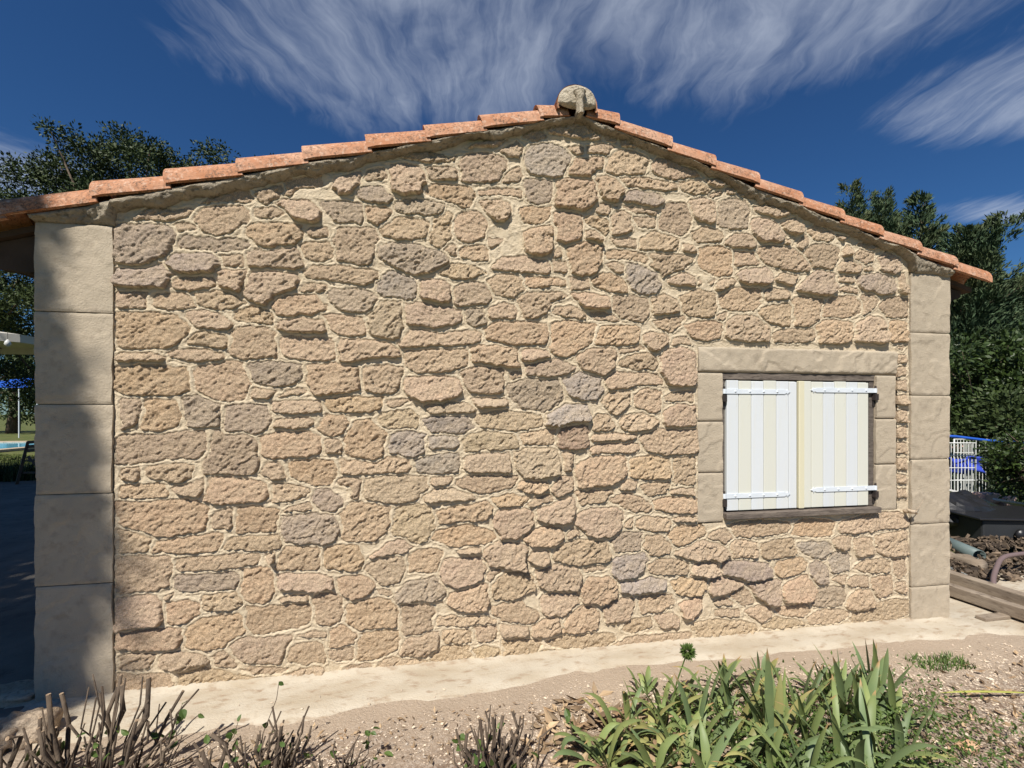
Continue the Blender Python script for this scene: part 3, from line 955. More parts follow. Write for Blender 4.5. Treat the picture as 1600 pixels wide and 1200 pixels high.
# per stone random numbers spread over the grid
R1, R2, R3, R4 = (RNG.random(len(stones)) for _ in range(4))
li = np.clip(lab, 0, None)
cx = np.array([i[0][0] if i else 0 for i in info]); cz = np.array([i[0][1] if i else 0 for i in info])
hx = np.array([i[1][0] if i else 1 for i in info]); hz = np.array([i[1][1] if i else 1 for i in info])
vv = np.clip((Z - cz[li]) / hz[li], -1, 1); uu = np.clip((X - cx[li]) / hx[li], -1, 1)
big = R2[li] ** 3.2
prot = 0.0045 + 0.006 * R1[li] + 0.020 * big
prot = prot * (1 - (0.45 + 0.45 * R3[li]) * vv) * (1 + 0.30 * (R4[li] - .35) * uu)
base_fade = sst(Z - GZ0, 0.02, 0.22) * 0.6 + 0.4
prot = prot * base_fade
wdt = np.where(vv < 0, 0.0055, 0.016) + 0.004 * uu * 0
prof = 1 - (1 - np.clip(edge / wdt, 0, 1)) ** 2.2
rx = X * 0.78 + Z * 0.62; rz = -X * 0.62 + Z * 0.78            # diagonal grain like rising ledges
led = fbm(rx * 7 + R1[li] * 9, rz * 17 + R2[li] * 9, 21, 5, .55) * 3.4
fr = led - np.floor(led)
ledge = (np.floor(led) + sst(fr, .0, .14)) - led                # saw tooth: sharp ledges
rough = 0.0095 * (fbm(X * 20, Z * 24, 31, 4, .55) - .5) + 0.0075 * (vn(rx * 70, rz * 88, 33) - .5) + 0.0052 * (vn(X * 128, Z * 128, 35) - .5)
pit = fbm(X * 34, Z * 44, 41, 3); pits = -0.010 * sst(pit, .66, .80)
hstone = prof * (prot + (0.004 + .0100 * R4[li] ** 1.5) * ledge + rough)
# mortar: gently troweled, creeping up the stones
od = np.clip(-edge, 0, 0.03)
hm = 0.0070 + 0.006 * (fbm(X * 9, Z * 9, 51, 3) - .5) + 0.0030 * (fbm(X * 45, Z * 60, 53, 3) - .5) + 0.0026 * (vn(X * 125, Z * 125, 54) - .5)
hm += 0.0055 * np.exp(-((od - 0.009) / 0.005) ** 2)
H = np.where(is_st, hm * (.45 + .2 * sst(vv, 0, 1)) + hstone, hm)
# mask: the opening with its smooth surround, and the roof line
SUR = (P(1089, 560)[0], P(1399, 560)[0], P(1100, 816)[2] + 0.012, P(1100, 541)[2] - 0.002)
WIN = (P(1128, 700)[0], P(1366, 700)[0])
Xc = X[:-1, :-1] + RES / 2; Zc = Z[:-1, :-1] + RES / 2
jamb_l = (Xc > SUR[0]) & (Xc < WIN[0]) & (Zc > 0.702) & (Zc < SUR[3])
jamb_r = (Xc > WIN[0] - .02) & (Xc < SUR[1]) & (Zc > 0.737) & (Zc < SUR[3])
hole = (Xc > WIN[0] - .01) & (Xc < WIN[1] + .01) & (Zc > 0.735) & (Zc < SUR[3])
keep = ~(jamb_l | jamb_r | hole) & (Zc < rake(Xc) + 0.03)
L = np.where(is_st, lab, -1)[:-1, :-1].copy()
I = np.arange(nx * nz).reshape(nx, nz)
quads = np.stack([I[:-1, :-1], I[1:, :-1], I[1:, 1:], I[:-1, 1:]], -1)
VV = np.stack([X, -H, Z], -1).reshape(-1, 3)

Fm = quads[keep & (L < 0)]
u_, inv = np.unique(Fm, return_inverse=True)
gable = hlink('gable_wall', mesh_np('gable_wall', VV[u_], inv.reshape(Fm.shape), M['mortar']))

TONE = dict(t=[(0.51, 0.375, 0.255), (0.53, 0.40, 0.28), (0.48, 0.36, 0.25)], o=[(0.53, 0.37, 0.235), (0.54, 0.385, 0.25)],
            g=[(0.36, 0.295, 0.24), (0.39, 0.32, 0.255)], G=[(0.34, 0.30, 0.27), (0.37, 0.33, 0.29)], b=[(0.42, 0.32, 0.235)],
            p=[(0.51, 0.405, 0.275), (0.53, 0.425, 0.29)], r=[(0.37, 0.25, 0.18)])
sizes = []
fl = L[keep]; qk = quads[keep]
order = np.argsort(fl, kind='stable'); fl = fl[order]; qk = qk[order]
starts = np.searchsorted(fl, np.arange(len(stones))); ends = np.searchsorted(fl, np.arange(len(stones)), side='right')


def stone_mesh(k):
    F = qk[starts[k]:ends[k]]
    u, inv = np.unique(F, return_inverse=True); F = inv.reshape(F.shape); V = VV[u]
    e = np.concatenate([F[:, [0, 1]], F[:, [1, 2]], F[:, [2, 3]], F[:, [3, 0]]])
    key = e.min(1).astype(np.int64) * 10 ** 7 + e.max(1)
    uk, idx, cnt = np.unique(key, return_index=True, return_counts=True)
    be = e[idx[cnt == 1]]
    n = len(V); bv, binv = np.unique(be, return_inverse=True); binv = binv.reshape(be.shape)
    A = V[bv]; Bk = A.copy(); Bk[:, 1] = 0.035
    sk = np.stack([n + binv[:, 1], n + binv[:, 0], n + len(bv) + binv[:, 0], n + len(bv) + binv[:, 1]], -1)
    return np.concatenate([V, A, Bk]), np.concatenate([F, sk])


area = ends - starts
vis = np.array([area[k] / (((cx[k] - CAM[0]) ** 2 + CAM[1] ** 2) ** .75 + .1) for k in range(len(stones))])
rank = np.argsort(-vis)
top = [k for k in rank[:298] if area[k] > 25]
rest = [k for k in rank[298:] if area[k] > 8]
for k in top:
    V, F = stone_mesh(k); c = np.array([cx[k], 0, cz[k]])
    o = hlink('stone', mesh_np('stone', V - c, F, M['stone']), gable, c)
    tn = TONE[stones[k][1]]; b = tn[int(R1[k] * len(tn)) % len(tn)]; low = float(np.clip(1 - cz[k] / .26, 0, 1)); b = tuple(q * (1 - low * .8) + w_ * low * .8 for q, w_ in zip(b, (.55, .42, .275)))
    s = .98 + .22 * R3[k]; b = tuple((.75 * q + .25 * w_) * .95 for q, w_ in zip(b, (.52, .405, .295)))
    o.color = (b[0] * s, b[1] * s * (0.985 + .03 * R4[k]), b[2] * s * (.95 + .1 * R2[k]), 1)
Vs = []; Fs = []; nb = 0
for k in rest:
    V, F = stone_mesh(k); Vs.append(V); Fs.append(F + nb); nb += len(V)
o = hlink('small_stone', mesh_np('small_stone', np.concatenate(Vs), np.concatenate(Fs), M['stone']), gable)
o['kind'] = 'stuff'; o.color = (0.51, 0.39, 0.275, 1)

# solid body behind the face: side and back walls, lower edge
mb = MB()
mb.box(0.004, 0.40, 0.006, 4.6, -.1, 2.27); mb.box(4.85, 5.236, 0.006, 4.6, -.1, 2.27); mb.box(0.40, 4.85, 4.3, 4.6, -.1, 2.27)
o = mb.build('side_wall', M['render'], house); o.location.x = -HX
mb = MB()
mb.add([(0.34, .09, -.1), (4.92, .09, -.1), (4.92, .09, 2.36), (2.64, .09, 3.02), (0.34, .09, 2.36)], [(0, 1, 2, 3, 4)])
o = mb.build('wall_core', M['mortar'], house); o.location.x = -HX


# smooth rendered blocks with trowel relief
def slab(name, x0, x1, z0, z1, yf, seed, parent, mat, relief=1.0, depth=0.05, res=0.009, er=0.012, wob=0.0, top=None):
    nx = max(3, int((x1 - x0) / res)); nz = max(3, int((z1 - z0) / res))
    a = np.linspace(0, 1, nx); b = np.linspace(0, 1, nz)
    A, B = np.meshgrid(a, b, indexing='ij')
    X = x0 + A * (x1 - x0); Z = z0 + B * (z1 - z0)
    if top is not None: Z = z0 + B * (top(X) - z0)
    if wob:
        X = X + wob * (fbm(Z * 7, Z * 0 + seed, seed, 3) - .5) * (2 * A - 1) * 2 * (np.abs(2 * A - 1) ** 8)
    d = np.minimum(np.minimum(X - x0 + wob, x1 - X + wob), np.minimum(Z - z0, z1 - Z)).clip(0)
    prof = 1 - (1 - np.clip(d / er, 0, 1)) ** 2
    n1 = fbm(X * 3.2 + seed, Z * 3.2, seed, 4); sw = n1 * 6; fr = sw - np.floor(sw)
    h = 0.009 * (n1 - .5) + 0.0042 * sst(fr, 0, .16) * (1 - fr) + 0.0035 * (fbm(X * 22, Z * 22, seed + 3, 3) - .5) + 0.0010 * (vn(X * 120, Z * 120, seed) - .5)
    Y = yf + er * 0.8 * (1 - prof) - h * relief
    c = np.array([(x0 + x1) / 2, 0, z0])
    V = np.stack([X, Y, Z], -1).reshape(-1, 3) - c
    I = np.arange(nx * nz).reshape(nx, nz)
    F = np.stack([I[:-1, :-1], I[1:, :-1], I[1:, 1:], I[:-1, 1:]], -1).reshape(-1, 4)
    ring = np.concatenate([I[:, 0], I[-1, 1:], I[-2::-1, -1], I[0, -2:0:-1]])
    m_ = len(ring); n = len(V); Ra = V[ring]; Rb = Ra.copy(); Rb[:, 1] = yf + depth
    k = np.arange(m_); k2 = (k + 1) % m_
    S = np.stack([n + k2, n + k, n + m_ + k, n + m_ + k2], -1)
    return hlink(name, mesh_np(name, np.concatenate([V, Ra, Rb]), np.concatenate([F, S]), mat), parent, c)


def corner(x0, x1, joints, ztop, seed, flip):
    # a backing strip, then blocks with fine dark joints between them
    mb = MB(); mb.box(x0 + .012, x1 - .012, -0.004, 0.05, -.05, ztop - .02)
    p = mb.build('corner_pillar', M['mortar_dark'], house); p.location.x = -HX
    zz = [-0.04] + joints + [ztop]
    for i in range(len(zz) - 1):
        g = 0.0022
        slab('block', x0, x1, zz[i] + (g if i else 0), zz[i + 1] - g, -0.018, seed + i * 2.3, p, M['render'], 1.0, .06, .009, .005, .010)


M['mortar_dark'] = noise_mat('dark joint mortar', (0.26, 0.21, 0.155), (0.34, 0.28, 0.21), 9, 0.4, 120)  # darker mortar showing in the joints between blocks
corner(0.0, 0.322, [0.547, 0.981, 1.409, 1.849], 2.272, 60, False)
corner(4.934, 5.240, [0.221, 0.634, 1.059, 1.480, 1.893], 2.285, 80, True)

# window surround
mb = MB(); mb.box(SUR[0] + .02, WIN[0] + .0, 0.0, .05, .72, SUR[3] - .02); mb.box(WIN[1] + 0.0, SUR[1] - .02, 0.001, .05, .75, SUR[3] - .02)
mb.box(SUR[0] + .02, SUR[1] - .02, 0.002, .05, 1.60, SUR[3] - .03)
sur = mb.build('window_surround', M['mortar_dark'], house); sur.location.x = -HX
zl = P(1110, 582)[2]
slab('lintel', SUR[0], SUR[1], zl + .004, SUR[3], -0.013, 101, sur, M['render'], 1.5, .07, .007, .012, .012)
jl = [P(1110, 816)[2], P(1110, 738)[2], P(1110, 658)[2], zl]
jr = [P(1382, 797)[2], P(1382, 725)[2], P(1382, 654)[2], zl]
for i in range(3):
    slab('block', SUR[0], WIN[0] - .002, jl[i] + .004, jl[i + 1] - .004, -0.011, 110 + i * 2.2, sur, M['render'], 1.0, .09, .008, .005, .006)
    slab('block', WIN[1] + .002, SUR[1] - .01, jr[i] + .004, jr[i + 1] - .004, -0.011, 120 + i * 2.2, sur, M['render'], 1.0, .09, .008, .005, .006)

# window frame, sill, shutters
win = link('shuttered_window', None, house); win.location = (WIN[0] - HX, 0, 0.73)
ox = WIN[0]; oz = 0.73
XL, XR = WIN[0], WIN[1]
ZT = zl; ZB = 0.765


def wbox(name, x0, x1, y0, y1, z0, z1, mat, bev=.002):
    mb = MB(); c = ((x0 + x1) / 2 - ox, 0, z0 - oz)
    mb.box(-(x1 - x0) / 2, (x1 - x0) / 2, y0, y1, 0, z1 - z0)
    return mb.build(name, mat, win, bevel=bev, loc=c)


wbox('frame_rail', XL + .001, XR - .001, -0.002, .055, ZT - .040, ZT - .001, M['dark_wood_h'])
wbox('frame_post', XL + .001, XL + .022, 0.004, .056, ZB, ZT - .041, M['dark_wood'])
wbox('frame_post', XR - .036, XR - .001, 0.004, .056, ZB, ZT - .041, M['dark_wood'])
mb = MB(); mb.box(XL + .003, XR - .003, .05, .06, ZB, ZT - .002)
b_ = mb.build('window_back', M['black_box'], win, loc=(-ox, 0, -oz))
mb = MB(); mb.box(0, XR - XL + .012, -0.050, .05, 0, .034)
wbox('sill', XL + .002, XR + .006, -0.046, .05, ZB - .040, ZB - .004, M['dark_wood_h'], .004)


def wx(px): return P(px, 690)[0]


shZ0, shZ1 = ZB + .006, ZT - .046
LEFT = [1133.5, 1152.4, 1172, 1191.5, 1211, 1230.5, 1243]
RIGHT = [1254, 1265.5, 1284, 1302, 1320, 1338, 1354.5]
LC = 'wcwcww'; RC = 'ccwcwc'
CW = {'w': (0.615, 0.64, 0.655), 'c': (0.62, 0.62, 0.55)}
for nm, edges, cols in (('left', LEFT, LC), ('right', RIGHT, RC)):
    xa, xb = wx(edges[0]), wx(edges[-1])
    mb = MB(); mb.box(xa + .004, xb - .004, .003, .016, shZ0 + .003, shZ1 - .003)
    sh = mb.build('shutter', M['board'], house); sh.location.x = -HX; sh.color = (0.68, 0.70, 0.66, 1)
    for i in range(6):
        a, b = wx(edges[i]), wx(edges[i + 1])
        mb = MB(); w2 = (b - a) / 2 - .0016
        mb.box(-w2, w2, -0.012, .0028, 0, shZ1 - shZ0 - .003 * ((i * 7) % 3))
        o = mb.build('board', M['board'], sh, bevel=.003, loc=((a + b) / 2, 0, shZ0)); c = CW[cols[i]]
        k = .97 + .05 * random.random(); o.color = (c[0] * k, c[1] * k, c[2] * k, 1)
    if nm == 'left':
        a, b = wx(1243), wx(1254)
        mb = MB(); mb.box(-.018, .020, -0.022, .002, -.002, shZ1 - shZ0)
        o = mb.build('cover_strip', M['board'], sh, bevel=.004, loc=((a + b) / 2, 0, shZ0)); o.color = (0.62, 0.58, 0.42, 1)
        o['label'] = 'yellowed cover strip down the meeting edge'
    for zc in (P(1180, 612)[2] if nm == 'left' else P(1310, 610)[2], P(1180, 773)[2] if nm == 'left' else P(1310, 763.5)[2]):
        hp = MB(); th = .0045; y0 = -0.0125 - th
        if nm == 'left': xs_, xe = wx(1131), wx(1229); dr = 1
        else: xs_, xe = wx(1364), wx(1267); dr = -1
        def bx(a, b, y0, y1, z0, z1): hp.box(min(a, b), max(a, b), y0, y1, z0, z1)
        hh = .0145
        bx(xs_, xe - dr * .03, y0, -.0122, zc - hh, zc + hh)
        # spear end: taper, waist, three lobes
        s = xe - dr * .03
        vs = [(s, zc - hh), (s + dr * .018, zc - .006), (s + dr * .024, zc - .016), (s + dr * .030, zc - .006), (s + dr * .044, zc), (s + dr * .030, zc + .006), (s + dr * .024, zc + .016), (s + dr * .018, zc + .006), (s, zc + hh)]
        n = len(vs); hp.add([(x, y0, z) for x, z in vs] + [(x, -.0122, z) for x, z in vs], [tuple(range(n)), tuple(range(2 * n - 1, n - 1, -1))] + [(i, (i + 1) % n, n + (i + 1) % n, n + i) for i in range(n)])
        L_ = abs(xe - xs_)
        for q in (.16, .40, .63, .86):
            xr = xs_ + dr * L_ * q * .95
            hp.tube([(xr, y0 + .001, zc), (xr, y0 - .003, zc), (xr, y0 - .0052, zc)], [.0068, .0062, .003], 10)
        # knuckle
        hp.tube([(xs_ - dr * .004, -.012, zc - hh), (xs_ - dr * .004, -.012, zc + hh)], .0105, 10)
        hp.build('strap_hinge', M['white_metal'], sh, bevel=.0008)
        pn = MB(); xk = xs_ - dr * .006
        pn.box(xk - .012, xk + .012, -.024, .03, zc - .062, zc - .021); pn.tube([(xk, -.012, zc - .03), (xk, -.012, zc + .03)], .006, 8)
        pn.box(xk - .009, xk + .009, -.004, .03, zc - .10, zc - .063)
        pn.build('hinge_pin', M['iron'], win, loc=(-ox, 0, -oz))

# verge tiles, mortar bed, ridge
roof = link('roof', None, house); roof.location = (0, 0, 2.3)


def barrel(p0, p1, r, n=18, thick=.013, taper=1.0, sag=1.0):
    """half round tile from p0 (low end) to p1 (high end)"""
    p0 = Vector(p0); p1 = Vector(p1); t = (p1 - p0).normalized(); a = Vector((0, 1, 0)); up = t.cross(a)
    if up.z < 0: up = -up
    vs = []; fs = []; m_ = 6
    for s in range(m_ + 1):
        q = p0.lerp(p1, s / m_); rr = r * (1 + (taper - 1) * s / m_)
        for rad in (rr, rr - thick):
            for j in range(n + 1):
                an = math.pi * j / n
                vs.append(q + a * (-math.cos(an) * rad) + up * (math.sin(an) * rad * sag - .002))
    k = n + 1
    for s in range(m_):
        for l, fl_ in ((0, False), (1, True)):
            for j in range(n):
                i0 = s * 2 * k + l * k + j; q4 = (i0, i0 + 1, i0 + 1 + 2 * k, i0 + 2 * k)
                fs.append(q4 if not fl_ else q4[::-1])
        for j in (0, n):
            i0 = s * 2 * k + j; fs.append((i0, i0 + k, i0 + 3 * k, i0 + 2 * k))
    for s in (0, m_):
        for j in range(n):
            i0 = s * 2 * k + j; fs.append((i0, i0 + 1, i0 + 1 + k, i0 + k))
    return vs, fs


AX = 0.024; TR = 0.094
LT = [-0.42, -0.105, 0.262, 0.575, 0.897, 1.205, 1.515, 1.817, 2.118, 2.432, 2.60]
RTX = [5.515, 5.240, 4.955, 4.665, 4.378, 4.080, 3.782, 3.492, 3.212, 2.890, 2.70]
for arr, sg in ((LT, 1), (RTX, -1)):
    for i in range(len(arr) - 1):
        xa, xb = arr[i], arr[i + 1]
        ov = 0.022 if i < len(arr) - 2 else 0
        za = float(rake(np.array(xa))); zb = float(rake(np.array(xb)))
        sl = (zb - za) / (xb - xa)
        lift = 0.023 + random.uniform(-.006, .006) if i else 0.014
        p0 = (xa - sg * 0.0, AX, za + lift + random.uniform(-.003, .003)); p1 = (xb + sg * ov, AX, zb + sl * sg * ov - .004)
        vs, fs = barrel(p0, p1, TR * random.uniform(.985, 1.015), taper=.94, sag=1.10)
        c = Vector((xa, 0, za)); mb = MB(); mb.add([v - c for v in vs], fs)
        o = mb.build('tile', M['tile'], roof, smooth=True, loc=c - Vector((HX, 0, 2.3)))
        for p_ in o.data.polygons: p_.use_smooth = len(p_.vertices) == 4
        b_ = o.modifiers.new('bevel', 'BEVEL'); b_.width = .004; b_.segments = 2; b_.limit_method = 'ANGLE'; b_.angle_limit = math.radians(50)
# further rows of tiles behind the verge, joined
mb = MB()
for sg, xlo in ((1, -0.42), (-1, 5.515)):
    for j in range(1, 21):
        y = AX + j * .215
        za = float(rake(np.array(xlo))); xt = 2.62; zb = float(rake(np.array(2.64)))
        vs, fs = barrel((xlo, y, za + .005), (xt, y, zb), .080, 8)
        mb.add(vs, fs)
o = mb.build('tile_row', M['tile'], roof, smooth=True, loc=Vector((-HX, 0, -2.3))); o['kind'] = 'stuff'
# roof deck and eave rafters
mb = MB()
for xlo in (-0.40, 5.49):
    za = float(rake(np.array(xlo))) - .012; zb = float(rake(np.array(2.64))) - .012
    mb.add([(xlo, .03, za), (2.63, .03, zb), (2.63, 4.6, zb), (xlo, 4.6, za), (xlo, .03, za - .03), (2.63, .03, zb - .03), (2.63, 4.6, zb - .03), (xlo, 4.6, za - .03)],
           [(0, 1, 2, 3), (7, 6, 5, 4), (0, 4, 5, 1), (3, 2, 6, 7), (0, 3, 7, 4)])
mb.build('roof_deck', M['eave_wood'], roof, loc=(-HX, 0, -2.3))
for sg, xc, xo in ((1, 0.0, -0.34), (-1, 5.24, 5.44)):
    for j in range(9):
        mb = MB(); y = .06 + j * .52
        zi = float(rake(np.array(xc))) - .045; zo = float(rake(np.array(xo))) - .045
        pr = [(xc + sg * .05, zi + sg * 0.014), (xo, zo), (xo, zo - .04), (xo + sg * .12, zo - .085), (xo + sg * .26, zo - .10), (xc + sg * .05, zi - .16)]
        mb.add([(x, y, z) for x, z in pr] + [(x, y + .07, z) for x, z in pr],
               [tuple(range(6))[::-1], tuple(range(6, 12))] + [(i, (i + 1) % 6, 6 + (i + 1) % 6, 6 + i) for i in range(6)])
        mb.build('rafter_tail', M['eave_wood'], roof, loc=(-HX, 0, -2.3))

# mortar bed under the verge tiles: swept rough profile
for arr, sg in ((LT, 1), (RTX, -1)):
    xlo = 0.0 if sg == 1 else 5.235; xhi = 2.655 if sg == 1 else 2.645
    n = 420; m_ = 26
    xx = np.linspace(xlo, xhi, n); tt = np.linspace(0, 1, m_)
    XX, TT = np.meshgrid(xx, tt, indexing='ij')
    zt = rake(XX) + .006
    # step per tile: bed is thicker at the low end of each tile
    av = np.array(sorted(arr)); idx = np.clip(np.searchsorted(av, XX) - 1, 0, len(av) - 2)
    fr = (XX - av[idx]) / (av[idx + 1] - av[idx]); fr = fr if sg == 1 else 1 - fr
    thick = 0.050 + 0.060 * (fbm(XX * 5, XX * 0 + 2, 71, 4) - .5) * 2 - 0.012 * fr
    a = TT * math.pi / 2
    bul = 0.060 + 0.016 * (fbm(XX * 6, XX * 0, 73, 3) - .5) * 2
    thick = np.where(XX < .335, np.maximum(thick, rake(XX) - 2.262), thick); thick = np.where(XX > 4.925, np.maximum(thick, rake(XX) - 2.272), thick)
    Yp = 0.02 - (0.02 + bul) * np.where(TT < .25, 1 - .25 * (1 - TT / .25) ** 2, np.cos((TT - .25) / .75 * math.pi / 2) ** 1.1)
    Zp = zt - thick * np.sin(a) ** 1.25 - .006 * fr
    nse = 0.030 * (fbm(XX * 14, TT * 3, 75, 4) - .5) + .009 * (vn(XX * 90, TT * 10, 77) - .5)
    Yp = Yp - nse * np.sin(a * 2).clip(.15, 1); Zp = Zp - nse * .6 * np.sin(a)
    V = np.stack([XX, Yp, Zp], -1).reshape(-1, 3)
    I = np.arange(n * m_).reshape(n, m_)
    F = np.stack([I[:-1, :-1], I[1:, :-1], I[1:, 1:], I[:-1, 1:]], -1).reshape(-1, 4)
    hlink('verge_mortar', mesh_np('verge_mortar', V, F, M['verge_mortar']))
# ridge tile closed with mortar
rx_, rz_ = 2.637, 3.062
rg = link('ridge_cap', None, house); rg.location = (rx_ - HX, 0, rz_)
n = 22; mb = MB(); vs = []; fs = []
for s in range(8):
    y = -.085 + s * .55
    for r_ in (.118, .105):
        for j in range(n + 1):
            an = math.pi * (j / n * 1.16 - .08); vs.append((-math.cos(an) * r_, y, .012 + math.sin(an) * r_ * .98))
k = n + 1
for s in range(7):
    for j in range(n):
        i0 = s * 2 * k + j; fs.append((i0, i0 + 1, i0 + 1 + 2 * k, i0 + 2 * k))
for j in range(n): fs.append((j, j + 1, j + 1 + k, j + k))
mb.add(vs, fs); mb.build('ridge_tile', M['tile'], rg, smooth=True)
nr, na = 16, 64; V = []; F = []
for i in range(nr + 1):
    for j in range(na):
        an = 2 * math.pi * j / na; q = i / nr
        r0 = .110 * (1 + .03 * math.sin(3 * an))
        x = math.cos(an) * r0 * q; z = math.sin(an) * r0 * q * (.98 if math.sin(an) > 0 else .24)
        d = .035 * (1 - q ** 5) ** .6
        ringd = -.012 * math.exp(-((q - .72) / .16) ** 2)
        ns = .016 * (float(fbm(x * 30 + 5, z * 30 + 3, 91, 4)) - .5) + .010 * (float(vn(x * 95, z * 95, 92)) - .5)
        V.append((x, -.083 - d + .0 + ringd * -.4 - ns * (1 - q ** 8), .016 + z))
for i in range(nr):
    for j in range(na):
        F.append((i * na + j, i * na + (j + 1) % na, (i + 1) * na + (j + 1) % na, (i + 1) * na + j))
mb = MB(); mb.add(V, F); mb.build('mortar_end', M['ridge_mortar'], rg, smooth=True)
V = []; F = []; n1, n2 = 26, 14
for i in range(n1 + 1):
    for j in range(n2):
        an = 2 * math.pi * j / n2; q = i / n1
        w_ = .017 * (1 + 1.1 * (1 - q) ** 3) if q < .9 else .027 * (1 - (q - .9) * 4)
        z = .060 - q * .125
        ns = 1 + .22 * (float(fbm(z * 40 + 2, an * 1.2 + 4, 93, 3)) - .5) * 2
        V.append((math.cos(an) * w_ * ns + .004, -.118 + math.sin(an) * .034 * ns, z))
for i in range(n1):
    for j in range(n2): F.append((i * n2 + j, i * n2 + (j + 1) % n2, (i + 1) * n2 + (j + 1) % n2, (i + 1) * n2 + j))
F.append(tuple(range(n2))); F.append(tuple(n1 * n2 + j for j in range(n2))[::-1])
mb = MB(); mb.add(V, F); mb.build('mortar_stem', M['ridge_mortar'], rg, smooth=True)

# shutter holdback at the right corner
hb = P(1418, 800, -.03)
t_ = link('shutter_catch', None, house); t_.location = (hb[0] - HX, 0, hb[2])
mb = MB(); mb.tube([(0, .0, 0), (0, -.05, .004), (.01, -.07, .006)], [.012, .010, .010], 8)
mb.tube([(-.03, -.052, .022), (-.008, -.06, .010), (.02, -.062, .008), (.034, -.058, -.006)], [.006, .012, .012, .006], 8)
mb.tube([(.02, -.062, .008), (.05, -.07, .05), (.075, -.07, .085)], [.003, .0015, .001], 5)
mb.build('catch', M['rock'], t_, smooth=True)


# ------------------------------------------------------------------ vegetation builders
def leaves_np(pos, dirs, size, aspect, rng, bend=.0, normal_up=.0):
    """one rhombus per leaf. pos (n,3) dirs (n,3) along the leaf"""
    n = len(pos)
    d = dirs / (np.linalg.norm(dirs, axis=1, keepdims=True) + 1e-9)
    r = rng.normal(size=(n, 3)); r[:, 2] += 0
    s = np.cross(d, r + np.array([0, 0, normal_up])); s /= (np.linalg.norm(s, axis=1, keepdims=True) + 1e-9)
    L = (size * rng.uniform(.65, 1.3, n))[:, None]; w = L * aspect * .5
    up = np.cross(s, d)
    a = pos; b = pos + d * L * .45 + s * w; c = pos + d * L + up * L * bend; e = pos + d * L * .45 - s * w
    V = np.stack([a, b, c, e], 1).reshape(-1, 3)
    F = np.arange(4 * n).reshape(n, 4)
    return V, F


def oval_np(pos, dirs, size, aspect, rng):
    n = len(pos); d = dirs / (np.linalg.norm(dirs, axis=1, keepdims=True) + 1e-9)
    s = np.cross(d, rng.normal(size=(n, 3)) + np.array([0, -.6, 1.0])); s /= (np.linalg.norm(s, axis=1, keepdims=True) + 1e-9)
    up = np.cross(s, d); L = (size * rng.uniform(.7, 1.25, n))[:, None]; w = L * aspect * .5
    P_ = [(0, 0, 0), (.18, .75, .06), (.42, 1, .10), (.72, .66, .07), (1, 0, -.06), (.72, -.66, .07), (.42, -1, .10), (.18, -.75, .06), (.45, 0, -.02)]
    V = np.stack([pos + d * L * a + s * w * b + up * L * c for a, b, c in P_], 1).reshape(-1, 3)
    f = np.array([(8, i, (i + 1) % 8) for i in range(8)])
    return V, (f[None] + (np.arange(n) * 9)[:, None, None]).reshape(-1, 3)


def tree(label, base, height, crown, leaf, nl, mat, cat='tree', trunk_r=.18, seed=1, ncl=90, group=None, lean=(0, 0), csize=.42, name='oak_tree', hollow=.55):
    """crown: list of (dx,dy,z, rx,ry,rz) ellipsoids relative to the base"""
    rng = np.random.default_rng(seed)
    base = np.array(base, float)
    t = thing(name, label, cat, base, group)
    mb = MB(); top = np.array([lean[0], lean[1], height * .62])
    pts = [np.array([0, 0, -.1]), top * .35 + rng.normal(size=3) * .05, top * .7 + rng.normal(size=3) * .08, top]
    mb.tube(pts, [trunk_r * 1.2, trunk_r, trunk_r * .8, trunk_r * .5], 9)
    cl = []
    vol = np.array([c[3] * c[4] * c[5] for c in crown]); vol = vol / vol.sum()
    for i in range(ncl):
        c = crown[rng.choice(len(crown), p=vol)]
        v = rng.normal(size=3); v /= np.linalg.norm(v); q = rng.uniform(hollow, 1.0)
        cl.append(np.array(c[:3]) + v * q * np.array(c[3:6]))
    cl = np.array(cl)
    for i in range(0, ncl, max(1, ncl // 26)):
        st = top * rng.uniform(.5, 1); e = cl[i]; mid = (st + e) / 2 + rng.normal(size=3) * .12
        mb.tube([st, mid, e], [trunk_r * .3, trunk_r * .16, trunk_r * .05], 5)
    mb.build('trunk', M['bark'], t, smooth=True)
    sz = rng.uniform(.5, 1.5, ncl) * csize
    pick = rng.choice(ncl, nl, p=sz ** 2 / (sz ** 2).sum())
    # each cluster is a spray: twigs radiate from its centre, leaves sit along the twigs
    v = rng.normal(size=(nl, 3)); v /= np.linalg.norm(v, axis=1, keepdims=True)
    twig = rng.integers(0, 26, nl); tw = rng.normal(size=(ncl, 26, 3)); tw[:, :, 2] += .25; tw /= np.linalg.norm(tw, axis=2, keepdims=True)
    dr = tw[pick, twig]; q = rng.uniform(.1, 1.0, nl) ** .7
    pos = cl[pick] + dr * (q * sz[pick])[:, None] * np.array([1, 1, .75]) + v * leaf * 1.1
    dirs = dr * .6 + v
    V, F = leaves_np(pos, dirs, leaf, .5, rng, normal_up=.4)
    link('crown', mesh_np('crown', V, F, mat, False), t)
    return t


